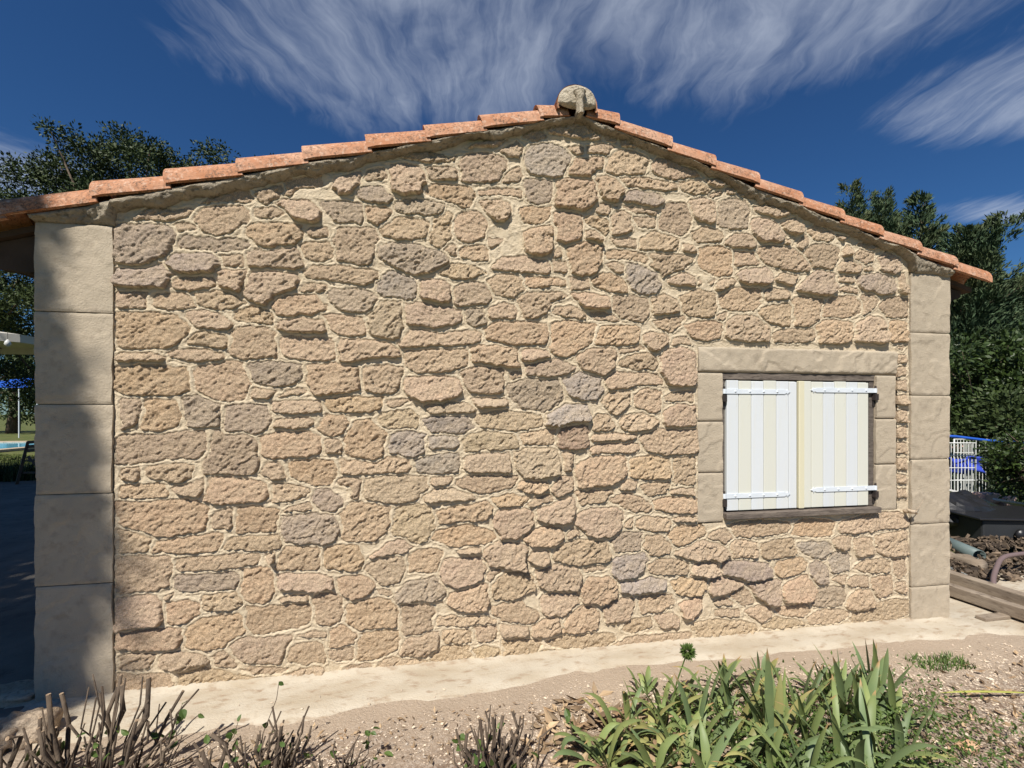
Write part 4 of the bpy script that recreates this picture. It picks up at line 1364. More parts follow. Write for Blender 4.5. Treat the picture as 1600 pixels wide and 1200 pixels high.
def conifer(label, base, height, rad, nb, mat, seed, group, lean=(0, 0), fork=3):
    rng = np.random.default_rng(seed)
    t = thing('cypress_tree', label, 'tree', base, group)
    mb = MB(); mb.tube([(0, 0, -.1), (lean[0] * .5, lean[1] * .5, height * .5), (lean[0], lean[1], height * .93)], [.16, .09, .015], 8)
    tips = [(rng.normal() * rad * .35, rng.normal() * rad * .35, height * rng.uniform(.90, 1.0)) for _ in range(fork)] + [(lean[0], lean[1], height)]
    PV = []; PD = []
    for i in range(nb):
        tp = np.array(tips[i % len(tips)]); h = rng.uniform(.04, 1) ** .85
        axis = tp * h * np.array([h, h, 1]) if True else tp
        az = rng.uniform(0, 2 * math.pi); L = rad * (1 - h) ** .62 * rng.uniform(.6, 1.18) + .22
        o = np.array([math.cos(az), math.sin(az), 0]); el_ = rng.uniform(.30, .75) + .3 * h
        end = axis + o * L * math.cos(el_) * 1.05 + np.array([0, 0, L * math.sin(el_)])
        if i % 9 == 0: mb.tube([axis, (axis + end) / 2 - np.array([0, 0, .06 * L]), end], [.022, .014, .005], 4)
        m_ = int(60 + L * 110)
        q = rng.uniform(.25, 1.0, m_) ** .8
        pp = axis + (end - axis) * q[:, None] - np.array([0, 0, .10 * L]) * (np.sin(q * math.pi))[:, None]
        side = rng.normal(size=(m_, 3)) * .12 * (1.25 - q)[:, None] * (0.6 + L * .5)
        d = (end - axis) / np.linalg.norm(end - axis) + rng.normal(size=(m_, 3)) * .42 + np.array([0, 0, .25])
        PV.append(pp + side); PD.append(d)
    mb.build('trunk', M['bark'], t, smooth=True)
    pos = np.concatenate(PV); dirs = np.concatenate(PD)
    V, F = leaves_np(pos, dirs, .115, .26, rng)
    link('crown', mesh_np('crown', V, F, mat, False), t)
    return t


# oaks and dark trees on the left, seen behind the roof
def at(px, py, dep, z=0.0):
    p = D(px, py, dep); p[2] = z; return p


b0 = at(215, 642, 13.5)
kz = lambda py, dep: CAM[2] + (642 - py) / 720 * dep
tree('broad evergreen oak rising behind the left slope of the roof', b0, 9.2,
     [(-.3, 0, kz(290, 13.5), 2.0, 1.9, 1.35), (2.2, .3, kz(272, 13.5), 1.6, 1.6, 0.85), (-2.6, 0, kz(345, 13.5), 1.3, 1.6, 1.1), (.2, 0, kz(400, 13.5), 3.0, 2.4, 1.8)],
     0.088, 120000, M['oakleaf'], seed=3, ncl=210, trunk_r=.3, csize=.52)
b1 = at(-70, 642, 12)
tree('evergreen oak at the left edge, its lower crown hanging over the patio', b1, 7,
     [(.3, 0, kz(470, 12), 2.0, 1.8, 1.2), (.6, 0, kz(600, 12), 1.6, 1.2, .45), (-.8, 0, kz(330, 12), 1.0, 1.5, .8)],
     .08, 52000, M['oakleaf'], seed=5, ncl=110, trunk_r=.25, csize=.5)
b2 = at(20, 642, 30)
tree('dark hedge tree far behind the pool and the blue canopy', b2, 7,
     [(-2, 0, 3.2, 5, 2, 2.6), (3, 0, 3.6, 5, 2, 3.0), (-7, 0, 3.0, 4, 2, 2.6)], .22, 22000, M['oakleaf'], seed=6, ncl=120, trunk_r=.3, csize=1.1)
# off to the left of the picture: the trees whose shade falls on the patio and the corner
tree('tall leafy tree left of the camera shading the patio', (-7.4, -2.9, 0), 8.2,
     [(3.7, -.8, 6.4, 1.2, 1.3, .8), (2.2, 1.2, 6.4, 2.1, 2.0, 1.0), (1.0, 3.6, 6.4, 2.2, 2.2, 1.1), (-.8, 5.6, 6.4, 2.6, 2.4, 1.2)], .16, 52000, M['oakleaf'], seed=9, ncl=260, trunk_r=.3, csize=.8, hollow=.1)
tree('slender leafy tree left of the camera shading the house corner', (-3.2, -4.3, 0), 9.2,
     [(.38, 0, 6.0, .36, .5, .45), (.30, 0, 6.6, .34, .5, .40), (.28, 0, 7.2, .32, .5, .40), (.27, 0, 7.7, .32, .5, .40), (.22, 0, 8.35, .32, .5, .45), (-.2, 0, 7.2, .5, .6, 1.5)], 0.12, 62000, M['oakleaf'], seed=12, ncl=110, trunk_r=.10, csize=.25, hollow=.1)

# cypresses and bushes on the right
G_ = 'cypresses behind the right slope of the roof'
for lab_, px, dep, h_, rad, sd_, nb in (
        ('tapering cypress just clearing the roof slope, leftmost of the row', 1322, 12.5, kz(292, 12.5), 1.15, 21, 120),
        ('ragged cypress second from the left above the roof slope', 1378, 13.2, kz(290, 13.2), 1.25, 22, 130),
        ('wind swept cypress with a leaning tip, third above the roof slope', 1432, 12.2, kz(296, 12.2), 1.3, 23, 140),
        ('broad cypress right of the roof end with upswept branches', 1503, 11.0, kz(338, 11), 1.45, 24, 190),
        ('lower cypress at the right edge of the row', 1590, 11.5, kz(425, 11.5), 1.7, 25, 190),
        ('dark cypress filling in low beside the corner pillar', 1520, 13.5, kz(440, 13.5), 2.2, 26, 200)):
    conifer(lab_, at(px, 642, dep), h_ - .3, rad, int(nb * 1.9), M['conifer'], sd_, G_, lean=(.15, 0))
tree('dense glossy laurel hedge bush behind the junk beside the house', at(1535, 642, 8.6), 3.0,
     [(-.5, 0, 1.9, 1.2, .7, 1.0), (.9, -.2, 1.75, 1.2, .8, 1.2), (1.9, -.2, 2.0, 1.0, .8, 1.2)], .095, 26000, M['laurel'], 'bush', .06, 31, 110, None, (0, 0), .36, 'laurel_bush')
tree('small dark leafed bush in front of the white wire panels', at(1600, 700, 5.2), 1.7,
     [(.08, 0, .88, .36, .4, .40), (-.20, 0, .66, .20, .2, .12), (.45, 0, .75, .5, .4, .55)], .05, 8000, M['laurel'], 'bush', .025, 33, 48, None, (0, 0), .17, 'laurel_bush')
tree('dark undergrowth bush between the cypresses and the junk', at(1600, 642, 7.5), 2.0,
     [(0, 0, .9, 1.3, .6, .9)], .09, 9000, M['oakleaf'], 'bush', .05, 35, 50, None, (0, 0), .32, 'undergrowth_bush')

# ------------------------------------------------------------------ left background: awning, blue canopy, chair
a0 = D(-60, 524, 9.5); a1 = D(66, 520, 9.5)
t = thing('canvas_parasol', 'cream canvas parasol edge with a lamp hanging below, beyond the patio', 'parasol', (a0[0], a0[1], 0))
c = np.array([a0[0], a0[1], 0])
mb = MB(); ap = np.array([-.3, .4, kz(505, 9.5)])
rim = []
for j in range(8):
    an = 2 * math.pi * j / 8 + .35; rim.append(np.array([math.cos(an) * 1.75 - .3, math.sin(an) * 1.75 + .4, kz(524, 9.5)]))
vs = [ap] + rim + [r_ - np.array([0, 0, .16]) for r_ in rim]
mb.add(vs, [(0, 1 + j, 1 + (j + 1) % 8) for j in range(8)] + [(1 + j, 9 + j, 9 + (j + 1) % 8, 1 + (j + 1) % 8) for j in range(8)])
cn = mb.build('canopy', M['cream_cloth'], t); so_ = cn.modifiers.new('thick', 'SOLIDIFY'); so_.thickness = .012
mb = MB(); mb.tube([(-.3, .4, 0), (-.3, .4, kz(506, 9.5))], .025, 8); mb.build('pole', M['dark_wood'], t)
for j in range(8):
    mb = MB(); mb.tube([ap - np.array([0, 0, .03]), rim[j] - np.array([0, 0, .03])], .010, 5); mb.build('rib', M['iron'], t)
lp = D(12, 538, 9.2)
t = thing('hanging_lamp', 'small round pale lamp hanging under the cream parasol', 'lamp', lp)
mb = MB(); mb.tube([(0, 0, .10), (0, 0, .05), (0, 0, 0), (0, 0, -.05)], [.01, .045, .055, .01], 12); mb.build('globe', M['lampglass'], t, smooth=True)
mb = MB(); mb.tube([(0, 0, .10), (0, 0, .26)], .004, 5); mb.build('cord', M['iron'], t)
g0 = D(33, 603, 24)
t = thing('blue_canopy', 'bright blue tarpaulin canopy on thin poles beyond the pool', 'canopy', (g0[0], g0[1], 0))
zt = kz(600, 24)
mb = MB(); mb.add([(-1.0, -.8, zt), (1.3, -.8, zt), (1.3, 1.2, zt + .05), (-1.0, 1.2, zt + .05), (.1, .2, zt + .35), (-1.0, -.8, zt - .22), (1.3, -.8, zt - .22)], [(0, 1, 4), (1, 2, 4), (2, 3, 4), (3, 0, 4), (0, 5, 6, 1)])
cn = mb.build('tarpaulin', M['blue'], t); so_ = cn.modifiers.new('thick', 'SOLIDIFY'); so_.thickness = .02
for x, y in ((-1, -.8), (1.3, -.8), (1.3, 1.2), (-1, 1.2)):
    mb = MB(); mb.tube([(x, y, -.1), (x, y, zt)], .03, 6); mb.build('pole', M['white_metal'], t)
ch = G(34, 757)
t = thing('wooden_chair', 'dark wooden folding chair at the patio edge half hidden by the corner pillar', 'chair', (ch[0], ch[1], 0))
k = 7.6 / 720 * 1.14
def leg(nm, a, b, w=.03):
    mb = MB(); mb.tube([a, b], w, 4); mb.build(nm, M['chairwood'], t)
for y in (0, .46):
    leg('leg', (-.08, y, 0), (.10, y, .80)); leg('leg', (.52, y, 0), (.10, y, .52), .026)
mb = MB()
for j in range(5): mb.box(.05 + j * .09, .125 + j * .09, 0, .46, .44, .46)
mb.build('seat', M['chairwood'], t)
for j in range(3):
    mb = MB(); mb.box(.085, .11, 0, .46, .60 + j * .08, .655 + j * .08); mb.build('back_slat', M['chairwood'], t)
mb = MB(); mb.box(-.02, .5, .02, .05, .20, .23); mb.build('stretcher', M['chairwood'], t)

# small border plants by the lawn, grass tufts
def tufts(name, cx_, cy_, rx, ry, n, h, mat, seed, w=.006, kind=True):
    rng = np.random.default_rng(seed)
    x = cx_ + rx * rng.uniform(-1, 1, n); y = cy_ + ry * rng.uniform(-1, 1, n)
    an = rng.uniform(0, 6.28, n); ln = h * rng.uniform(.4, 1.2, n); tl = rng.uniform(.1, .9, n)
    a = np.stack([np.cos(an), np.sin(an), an * 0], -1); s = np.stack([-np.sin(an), np.cos(an), an * 0], -1) * w
    p = np.stack([x, y, np.full(n, -.03)], -1)
    q = p + a * (ln * tl)[:, None] * .5 + np.array([0, 0, 1]) * (ln * .7)[:, None]
    r = p + a * (ln * tl)[:, None] * 1.1 + np.array([0, 0, 1]) * ln[:, None]
    V = np.stack([p - s, p + s, q + s * .7, q - s * .7, r], 1).reshape(-1, 3)
    I = np.arange(n)[:, None] * 5
    F = np.concatenate([I + np.array([0, 1, 2]), I + np.array([0, 2, 3]), I + np.array([3, 2, 4])])
    o = link(name, mesh_np(name, V, F, mat, False)); 
    if kind: o['kind'] = 'stuff'
    return o


lw = G(30, 720)
o = tufts('lawn_grass', lw[0], lw[1], 3.2, 2.2, 9000, .07, M['grassblade'], 41, .006)
o['label'] = 'short lawn grass between the patio and the pool'; o['category'] = 'grass'
gp = G(8, 750)
o = tufts('border_plant', gp[0], gp[1], .45, .35, 900, .35, M['oakleaf'], 42, .012, False)
tag(o, 'dark strappy border plant at the far patio edge', 'plant')

# ------------------------------------------------------------------ right: junk beside the house
def GP(px, py): p = G(px, py); return Vector((p[0], p[1], 0))


# long timber
a = GP(1478, 934); b = GP(1640, 990)
dv = (b - a); L = dv.length; ang = math.atan2(dv.y, dv.x)
t = thing('timber_beam', 'long weathered grey brown timber lying on the concrete beside the corner pillar', 'beam', a); t.rotation_euler.z = ang
mb = MB(); mb.box(-.7, L + .6, 0, .07, .02, .10); mb.build('beam', M['plank'], t, bevel=.006)
mb = MB(); mb.box(-.6, L + .7, .075, .13, .02, .075); mb.build('plank', M['plank'], t, bevel=.005)
a = GP(1470, 912); t = thing('timber_beam', 'second grey timber lying behind the front one, half under the debris', 'beam', a); t.rotation_euler.z = ang - .05
mb = MB(); mb.box(-.5, L + .7, 0, .08, .01, .11); mb.build('beam', M['plank'], t, bevel=.006)
a = GP(1532, 970)
t_ = MB(); t_.box(0, .26, -.03, .03, .004, .026); o = t_.build('short_plank', M['plank'], bevel=.003, loc=(a.x, a.y, 0)); o.rotation_euler.z = math.radians(2)
tag(o, 'short flat board lying on the concrete under the hose', 'board')


def lying(name, label, cat, px0, py0, px1, py1, dep0, dep1, r, mat, hollow=False, n=14, wob=0.0):
    p0 = D(px0, py0, dep0); p1 = D(px1, py1, dep1); c = (p0 + p1) / 2
    mb = MB(); k = 7 if wob else 2
    pts = [p0 + (p1 - p0) * i / (k - 1) - c + np.array([0, 0, wob * math.sin(i * 2.1)]) for i in range(k)]
    mb.tube(pts, [r * (1 + wob * 4 * math.cos(i * 1.7)) for i in range(k)], n, cap=not hollow)
    o = mb.build(name, mat, smooth=True, loc=c)
    if hollow:
        s = o.modifiers.new('wall', 'SOLIDIFY'); s.thickness = .007
    return tag(o, label, cat)


lying('drain_pipe', 'grey green plastic pipe with an open end, uppermost of the pile', 'pipe', 1470, 843, 1530, 869, 4.6, 4.15, .056, M['teal_pipe'], True)
lying('clay_pipe', 'brown dirty log lying under the grey green pipe', 'log', 1470, 868, 1535, 884, 4.3, 3.95, .058, M['plank'], False, 14, .012)
lying('thin_pipe', 'thin pale grey pipe lying on the debris next to the timber', 'pipe', 1465, 882, 1534, 914, 4.1, 3.65, .030, M['grey_pipe'], True)
lying('red_bar', 'dark red metal bar lying across the black junk', 'bar', 1470, 806, 1545, 828, 5.2, 4.9, .035, M['red_beam'], n=4)
lying('rusty_strip', 'thin rusty strip lying low in the debris', 'bar', 1540, 884, 1625, 900, 4.1, 3.9, .018, M['red_beam'], n=4)
# black crumpled bag
bg0 = D(1500, 800, 5.2)
V = []; F = []; nu, nv = 26, 18; rng = np.random.default_rng(5)
for i in range(nv + 1):
    for j in range(nu):
        th_ = math.pi * i / nv; ph = 2 * math.pi * j / nu
        r_ = 1 + .30 * (float(fbm(math.cos(ph) * math.sin(th_) * 2 + 5, math.sin(ph) * 2 + th_ * 2, 97, 4)) - .5) * 2
        V.append((.36 * r_ * math.sin(th_) * math.cos(ph), .26 * r_ * math.sin(th_) * math.sin(ph), .24 * r_ * math.cos(th_)))
for i in range(nv):
    for j in range(nu): F.append((i * nu + j, (i + 1) * nu + j, (i + 1) * nu + (j + 1) % nu, i * nu + (j + 1) % nu))
mb = MB(); mb.add(V, F); o = mb.build('black_bag', M['black'], loc=(bg0[0] - .02, bg0[1], .22))
tag(o, 'crumpled black plastic bag against the corner pillar', 'bag')
# dark sheet box
bx0 = D(1570, 850, 4.9)
t = thing('dark_container', 'low dark grey sheet metal container in shade behind the debris', 'container', (bx0[0], bx0[1], 0)); t.rotation_euler.z = math.radians(-14)
mb = MB(); mb.box(-.44, .85, -.25, .35, .0, .27); mb.build('body', M['black_box'], t, bevel=.02)
mb = MB(); mb.box(-.50, .90, -.29, .39, .271, .295); mb.build('lid', M['black'], t, bevel=.008)
mb = MB(); mb.tube([(-.1, -.27, .13), (-.1, -.30, .13)], .06, 14); mb.build('vent', M['black'], t, smooth=True)
# white board and blocks
w0 = D(1510, 777, 6.0)
mb = MB(); mb.box(-.34, .34, -.3, .3, -.012, .012); o = mb.build('white_board', M['white_board'], loc=w0); o.rotation_euler = (math.radians(6), math.radians(20), 0)
tag(o, 'white board lying tilted over the black bag', 'board')
for i, (px, py, w_, lb) in enumerate(((1540, 776, .13, 'pinkish masonry block under the white wire panels, nearer the wall'), (1568, 781, .10, 'smaller pinkish masonry block right of its neighbour, below the dark bush'))):
    p = D(px, py, 6.0); mb = MB(); mb.box(-w_, w_, -.08, .08, -.07, .05); o = mb.build('masonry_block', M['pink_block'], bevel=.015, loc=p)
    tag(o, lb, 'block', 'pinkish blocks by the wire panels')
p = D(1604, 790, 5.6); mb = MB(); mb.box(-.22, .3, -.2, .2, -.012, .012); o = mb.build('white_slab', M['white_board'], loc=p); o.rotation_euler = (0, math.radians(14), 0)
tag(o, 'white slab poking out below the dark bush at the right edge', 'board')
# rubble, its colour darkened to stand for the shade under the bush
M['debris'] = noise_mat('shade toned debris', (0.05, 0.038, 0.03), (0.15, 0.115, 0.09), 6, 0, rnd=0.6)
rng = np.random.default_rng(17)
Vs = []; Fs = []; nb = 0
cube = np.array([(x, y, z) for z in (-1, 1) for y in (-1, 1) for x in (-1, 1)], float); cf = np.array([(0, 2, 3, 1), (4, 5, 7, 6), (0, 1, 5, 4), (2, 6, 7, 3), (0, 4, 6, 2), (1, 3, 7, 5)])
for i in range(1000):
    p = D(rng.uniform(1470, 1680), 880, rng.uniform(3.7, 4.7)); p[2] = rng.uniform(.0, .05) + .06 * ((p - CAM) @ FW > 4.35)
    s = rng.uniform(.005, .024, 3) * np.array([1.9, 1, .5]); q = Matrix.Rotation(rng.uniform(0, 3.1), 3, Vector(rng.normal(size=3)))
    Vs.append((cube * rng.uniform(.7, 1.1, cube.shape) * s) @ np.array(q).T + p); Fs.append(cf + nb); nb += 8
o = link('rubble', mesh_np('rubble', np.concatenate(Vs), np.concatenate(Fs), M['debris'], False)); o['kind'] = 'stuff'
o['label'] = 'broken debris and rubble heaped behind the timber, bush shade put into its dark colour'; o['category'] = 'rubble'
# hose
hp = [(1640, 862, 3.9), (1590, 866, 3.8), (1566, 872, 3.7), (1556, 890, 3.55), (1552, 908, 3.45), (1556, 930, 3.35), (1570, 952, 3.25), (1590, 970, 3.15), (1625, 987, 3.05), (1680, 1000, 2.95)]
hq = [D(*h) for h in hp]
pts = []
for i in range(len(hq) - 1):
    q0 = hq[max(i - 1, 0)]; q1 = hq[i]; q2 = hq[i + 1]; q3 = hq[min(i + 2, len(hq) - 1)]
    for s in range(5):
        u = s / 5; pts.append(.5 * ((2 * q1) + (-q0 + q2) * u + (2 * q0 - 5 * q1 + 4 * q2 - q3) * u * u + (-q0 + 3 * q1 - 3 * q2 + q3) * u ** 3))
mb = MB(); mb.tube(pts, .017, 10); o = mb.build('garden_hose', M['hose'], smooth=True)
tag(o, 'mauve brown hose looping down over the timber at the right edge', 'hose')
# white wire panels
dep = 6.9
pA = D(1470, 688, dep); pB = D(1546, 695, dep + .3)
def panel(label, pxa, pxb, pyt, pyb, dep, nv, nh, grp):
    A = D(pxa, pyb, dep); B = D(pxb, pyb, dep); H_ = (pyb - pyt) / 720 * dep; A[2] = B[2] = max(A[2], .05)
    t = thing('wire_panel', label, 'fence panel', A, grp)
    w_ = B - A; w_[2] = 0
    mb = MB()
    mb.tube([(0, 0, 0), (0, 0, H_), w_ + np.array([0, 0, H_]), w_], .012, 6); mb.build('frame', M['white_wire'], t, smooth=True)
    for i in range(1, nv):
        mb = MB(); q = w_ * i / nv; mb.tube([q, q + np.array([0, 0, H_])], .005, 5); mb.build('vertical_wire', M['white_wire'], t)
    for i in range(nh):
        mb = MB(); z = H_ * i / nh; mb.tube([(0, 0, z), w_ + np.array([0, 0, z])], .006, 5); mb.build('cross_wire', M['white_wire'], t)
panel('white wire panel nearest the corner pillar', 1470, 1524, 692, 770, 6.6, 10, 4, 'white wire panels beyond the house')
panel('white wire panel partly hidden by the dark bush', 1491, 1545, 690, 775, 7.4, 11, 4, 'white wire panels beyond the house')
mb = MB(); mb.tube([D(1470, 681, 6.4), D(1492, 682, 6.4), D(1540, 688, 6.4), D(1610, 693, 6.4)], .020, 8); o = mb.build('blue_rail', M['blue'], smooth=True)
tag(o, 'blue tube rail running above the white wire panels', 'rail')
p = D(1512, 727, 6.85)
V = []; F = []
for i in range(13):
    for j in range(9):
        x = -.30 + .6 * i / 12; z = -.11 + .22 * j / 8; V.append((x, .05 * math.sin(x * 22) + .03 * math.sin(z * 30 + x * 9), z + .02 * math.sin(x * 14)))
for i in range(12):
    for j in range(8): F.append((i * 9 + j, (i + 1) * 9 + j, (i + 1) * 9 + j + 1, i * 9 + j + 1))
mb = MB(); mb.add(V, F); o = mb.build('blue_cloth', M['blue_cloth'], smooth=True, loc=p); s = o.modifiers.new('thick', 'SOLIDIFY'); s.thickness = .015
tag(o, 'folded deep blue cloth hanging behind the white wire panels', 'cloth')
p = D(1500, 700, 7.9); mb = MB(); mb.box(-.16, .16, -.1, .1, -.06, .05); o = mb.build('red_box', M['pink_block'], bevel=.02, loc=p)
tag(o, 'small reddish box seen through the top of the wire panels', 'box')

# ------------------------------------------------------------------ foreground soil details
rng = np.random.default_rng(77)
ico = np.array([(0, 0, 1), (.9, 0, .2), (.28, .85, .2), (-.72, .52, .2), (-.72, -.52, .2), (.28, -.85, .2), (0, 0, -.6)])
icf = np.array([(0, 1, 2), (0, 2, 3), (0, 3, 4), (0, 4, 5), (0, 5, 1), (6, 2, 1), (6, 3, 2), (6, 4, 3), (6, 5, 4), (6, 1, 5)])
N = 34000
x = rng.uniform(-.3, 6.2, N * 2); y = rng.uniform(-1.75, -.18, N * 2)
pr = sst(fbm(x * 1.7, y * 1.7, 61, 3), .25, .52) * sst(apron_edge(x) - y, .0, .30) * (y < apron_edge(x) - .03 + .05 * rng.normal(size=N * 2)) + .012 * (y < -.12)
kp = rng.random(N * 2) < pr; x = x[kp]; y = y[kp]; n = len(x)
s = .0034 + .0064 * rng.random(n) ** 3 + .008 * (rng.random(n) > .992)
an = rng.uniform(0, 6.28, n); ca, sa = np.cos(an), np.sin(an)
sh = rng.uniform(.6, 1.4, (n, 7, 3)) * ico[None] * s[:, None, None] * np.array([1, .8, .55])
Vx = sh[:, :, 0] * ca[:, None] - sh[:, :, 1] * sa[:, None] + x[:, None]; Vy = sh[:, :, 0] * sa[:, None] + sh[:, :, 1] * ca[:, None] + y[:, None]
z0 = np.maximum(soil_z(x, y), np.where(y > apron_edge(x) - .05, apron_z(x, y), -1))
V = np.stack([Vx, Vy, sh[:, :, 2] + z0[:, None] + s[:, None] * .2], -1).reshape(-1, 3)
F = (icf[None] + (np.arange(n) * 7)[:, None, None]).reshape(-1, 3)
o = link('gravel', mesh_np('gravel', V, F, M['pebble'], False)); o['kind'] = 'stuff'
o['label'] = 'pale crushed gravel scattered over the brown soil'; o['category'] = 'gravel'


def litter(name, label, n, x0, x1, y0, y1, sz, mat, seed, dens=None):
    rng = np.random.default_rng(seed)
    x = rng.uniform(x0, x1, n); y = rng.uniform(y0, y1, n)
    if dens is not None:
        k = rng.random(n) < dens(x, y); x = x[k]; y = y[k]; n = len(x)
    pos = np.stack([x, y, soil_z(x, y) + rng.uniform(.0, .018, n)], -1)
    d = rng.normal(size=(n, 3)) * np.array([1, 1, .35])
    V, F = leaves_np(pos, d, sz, .38, rng, bend=.15, normal_up=2.0)
    o = link(name, mesh_np(name, V, F, mat, False)); o['kind'] = 'stuff'; o['label'] = label; o['category'] = 'leaf litter'


def ell(cx_, cy_, rx, ry): return lambda x, y: np.clip(1.5 - 1.5 * np.sqrt(((x - cx_) / rx) ** 2 + ((y - cy_) / ry) ** 2), 0, 1)


litter('leaf_litter', 'brown curled dead leaves under the iris clumps', 6500, 2.2, 4.6, -1.6, -.3, .026, M['litter'], 51, ell(3.4, -.95, 1.25, .6))
litter('withered_leaves', 'withered straw coloured leaves among the left iris clump', 1500, 2.1, 3.0, -1.3, -.4, .075, M['litter'], 57, ell(2.6, -.75, .42, .45))
litter('twig_litter', 'brown dead leaves and twigs around the pruned stems', 3200, .3, 2.6, -1.3, -.4, .026, M['litter'], 52, lambda x, y: .35 + 0 * x)
litter('straw_litter', 'dry straw on the soil at the right', 1800, 4.0, 6.0, -1.5, -.4, .045, M['litter'], 53, ell(5.0, -1.1, 1.0, .7))
o = tufts('dry_grass', 5.0, -1.25, .8, .30, 900, .045, M['grassblade'], 55, .0022); o['label'] = 'thin green grass growing on the soil at the lower right'; o['category'] = 'grass'
g5 = G(1470, 1035)
o = tufts('weed_tuft', g5[0], g5[1], .16, .07, 420, .05, M['weed'], 56, .0035, False); tag(o, 'small green weed tuft on the gravel right of the iris', 'weed')


def rock(label, px, py, sx, sy, sz_, mat, seed, z=0):
    p = G(px, py, z); V = []; F = []; nu, nv = 28, 18
    for i in range(nv + 1):
        for j in range(nu):
            th_ = math.pi * i / nv; ph = 2 * math.pi * j / nu
            dx, dy, dz = math.sin(th_) * math.cos(ph), math.sin(th_) * math.sin(ph), math.cos(th_)
            r_ = 1 + .45 * (float(fbm(dx * 1.6 + seed, dy * 1.6 + dz * 1.3, seed, 4)) - .5) * 2
            dx, dy, dz = (np.sign(c) * abs(c) ** .75 for c in (dx, dy, dz))
            V.append((dx * sx * r_, dy * sy * r_, dz * sz_ * r_))
    for i in range(nv):
        for j in range(nu): F.append((i * nu + j, (i + 1) * nu + j, (i + 1) * nu + (j + 1) % nu, i * nu + (j + 1) % nu))
    mb = MB(); mb.add(V, F); o = mb.build('rock', mat, smooth=True, loc=(p[0], p[1], z + sz_ * .55))
    return tag(o, label, 'rock')


rock('sunlit tan rock below the left corner pillar behind the pruned stems', 38, 1150, .10, .08, .07, M['rock'], 3.3)
rock('shaded rock behind the tan one at the foot of the patio', 22, 1092, .13, .08, .035, M['rock'], 5.1)
rock('dark flat stone at the lower left edge of the bed', -10, 1170, .09, .09, .05, M['rock'], 7.7)
rock('small ochre orange rock on the soil at the lower right', 1512, 1168, .045, .028, .012, M['ochre'], 9.2)

# pruned shrubs: bundles of cut stems
def pruned(label, px, py, n, spread, hmin, hmax, seed, lean=(0, 0), rr=(.004, .013), leaves=12, rad=(.12, .09)):
    rng = np.random.default_rng(seed)
    p = G(px, py); z = float(soil_z(np.array(p[0]), np.array(p[1]))) - .02
    t = thing('pruned_shrub', label, 'shrub', (p[0], p[1], z), 'shrubs cut back to bare stems')
    tipz = []
    for i in range(n):
        an = rng.uniform(0, 6.28); q = rng.random() ** .7
        b = np.array([math.cos(an) * rad[0] * q, math.sin(an) * rad[1] * q, 0]); h_ = rng.uniform(hmin, hmax) * (1 - .25 * q)
        d = np.array([math.cos(an) * spread * q + lean[0] + rng.normal() * .10, math.sin(an) * spread * q * .6 + lean[1] + rng.normal() * .08, 1.0]); d /= np.linalg.norm(d)
        r0 = rng.uniform(*rr) if rng.random() > .45 else rng.uniform(.0022, .0045)
        k = rng.normal(size=3) * .016
        pts = [b, b + d * h_ * .35 + k, b + d * h_ * .7 - k * .6, b + d * h_ * 1.0 + k * .4]
        mb = MB(); mb.tube(pts, [r0 * 1.15, r0, r0 * .92, r0 * .85], 8)
        if r0 > .006 and rng.random() > .45:
            e = pts[2] + np.array([rng.normal() * .04, rng.normal() * .03, rng.uniform(.03, .08)]); mb.tube([pts[1], (pts[1] + e) / 2 + rng.normal(size=3) * .006, e], [r0 * .5, r0 * .42, r0 * .36], 6)
        s_ = mb.build('stem', M['bark'], t, smooth=True); tipz.append(pts[3])
        if r0 > .006:
            e = pts[3]; dd = (pts[3] - pts[2]); dd /= np.linalg.norm(dd)
            mb = MB(); mb.tube([e - dd * .001, e + dd * .0015], r0 * .86, 10); mb.build('cut_end', M['cutwood'], s_)
    if leaves:
        pos = np.array([[rng.normal() * .13, rng.normal() * .08, rng.uniform(.02, hmax * .55)] for _ in range(leaves)])
        V, F = oval_np(pos, rng.normal(size=(leaves, 3)), .038, .6, rng)
        link('foliage', mesh_np('foliage', V, F, M['weed'], False), t)
    return t


pruned('pruned shrub of thick cut stems in front of the left corner pillar', 150, 1235, 48, .55, .20, .45, 71, (.03, .0), (.003, .0095), 26, (.19, .12))
pruned('pruned shrub of grey stems at the extreme lower left corner', 15, 1230, 12, .5, .15, .26, 72, (-.05, 0), (.005, .012), 8, (.12, .08))
pruned('pruned shrub with a few green leaves, between the thick one and the middle one', 410, 1215, 34, .5, .14, .31, 73, (0, 0), (.003, .0085), 30, (.13, .08))
pruned('low twiggy pruned shrub right of the leafy one', 525, 1215, 20, .75, .08, .19, 74, (.1, 0), (.003, .006), 14, (.10, .06))
pruned('pruned shrub of upright dark stems left of the iris bed', 775, 1215, 40, .45, .13, .31, 75, (.02, 0), (.003, .008), 22, (.12, .07))


# thin ivy shoots against the apron
def shoot(label, px, py, px2, py2, nl, seed, h_=.0):
    rng = np.random.default_rng(seed)
    a = G(px, py); dep = (a - CAM) @ FW; b = D(px2, py2, dep)
    t = thing('ivy_shoot', label, 'plant', (a[0], a[1], 0))
    d = b - a; m_ = a * 0
    pts = [m_, d * .4 + rng.normal(size=3) * .012, d * .75 + rng.normal(size=3) * .012, d]
    mb = MB(); mb.tube(pts, [.002, .0018, .0014, .001], 5); mb.build('stem', M['bark'], t)
    for i in range(nl):
        q = .45 + .55 * i / max(1, nl - 1); V, F = oval_np(np.array([d * q]), rng.normal(size=(1, 3)), .034, .72, rng)
        link('leaf', mesh_np('leaf', V, F, M['weed'], False), t)


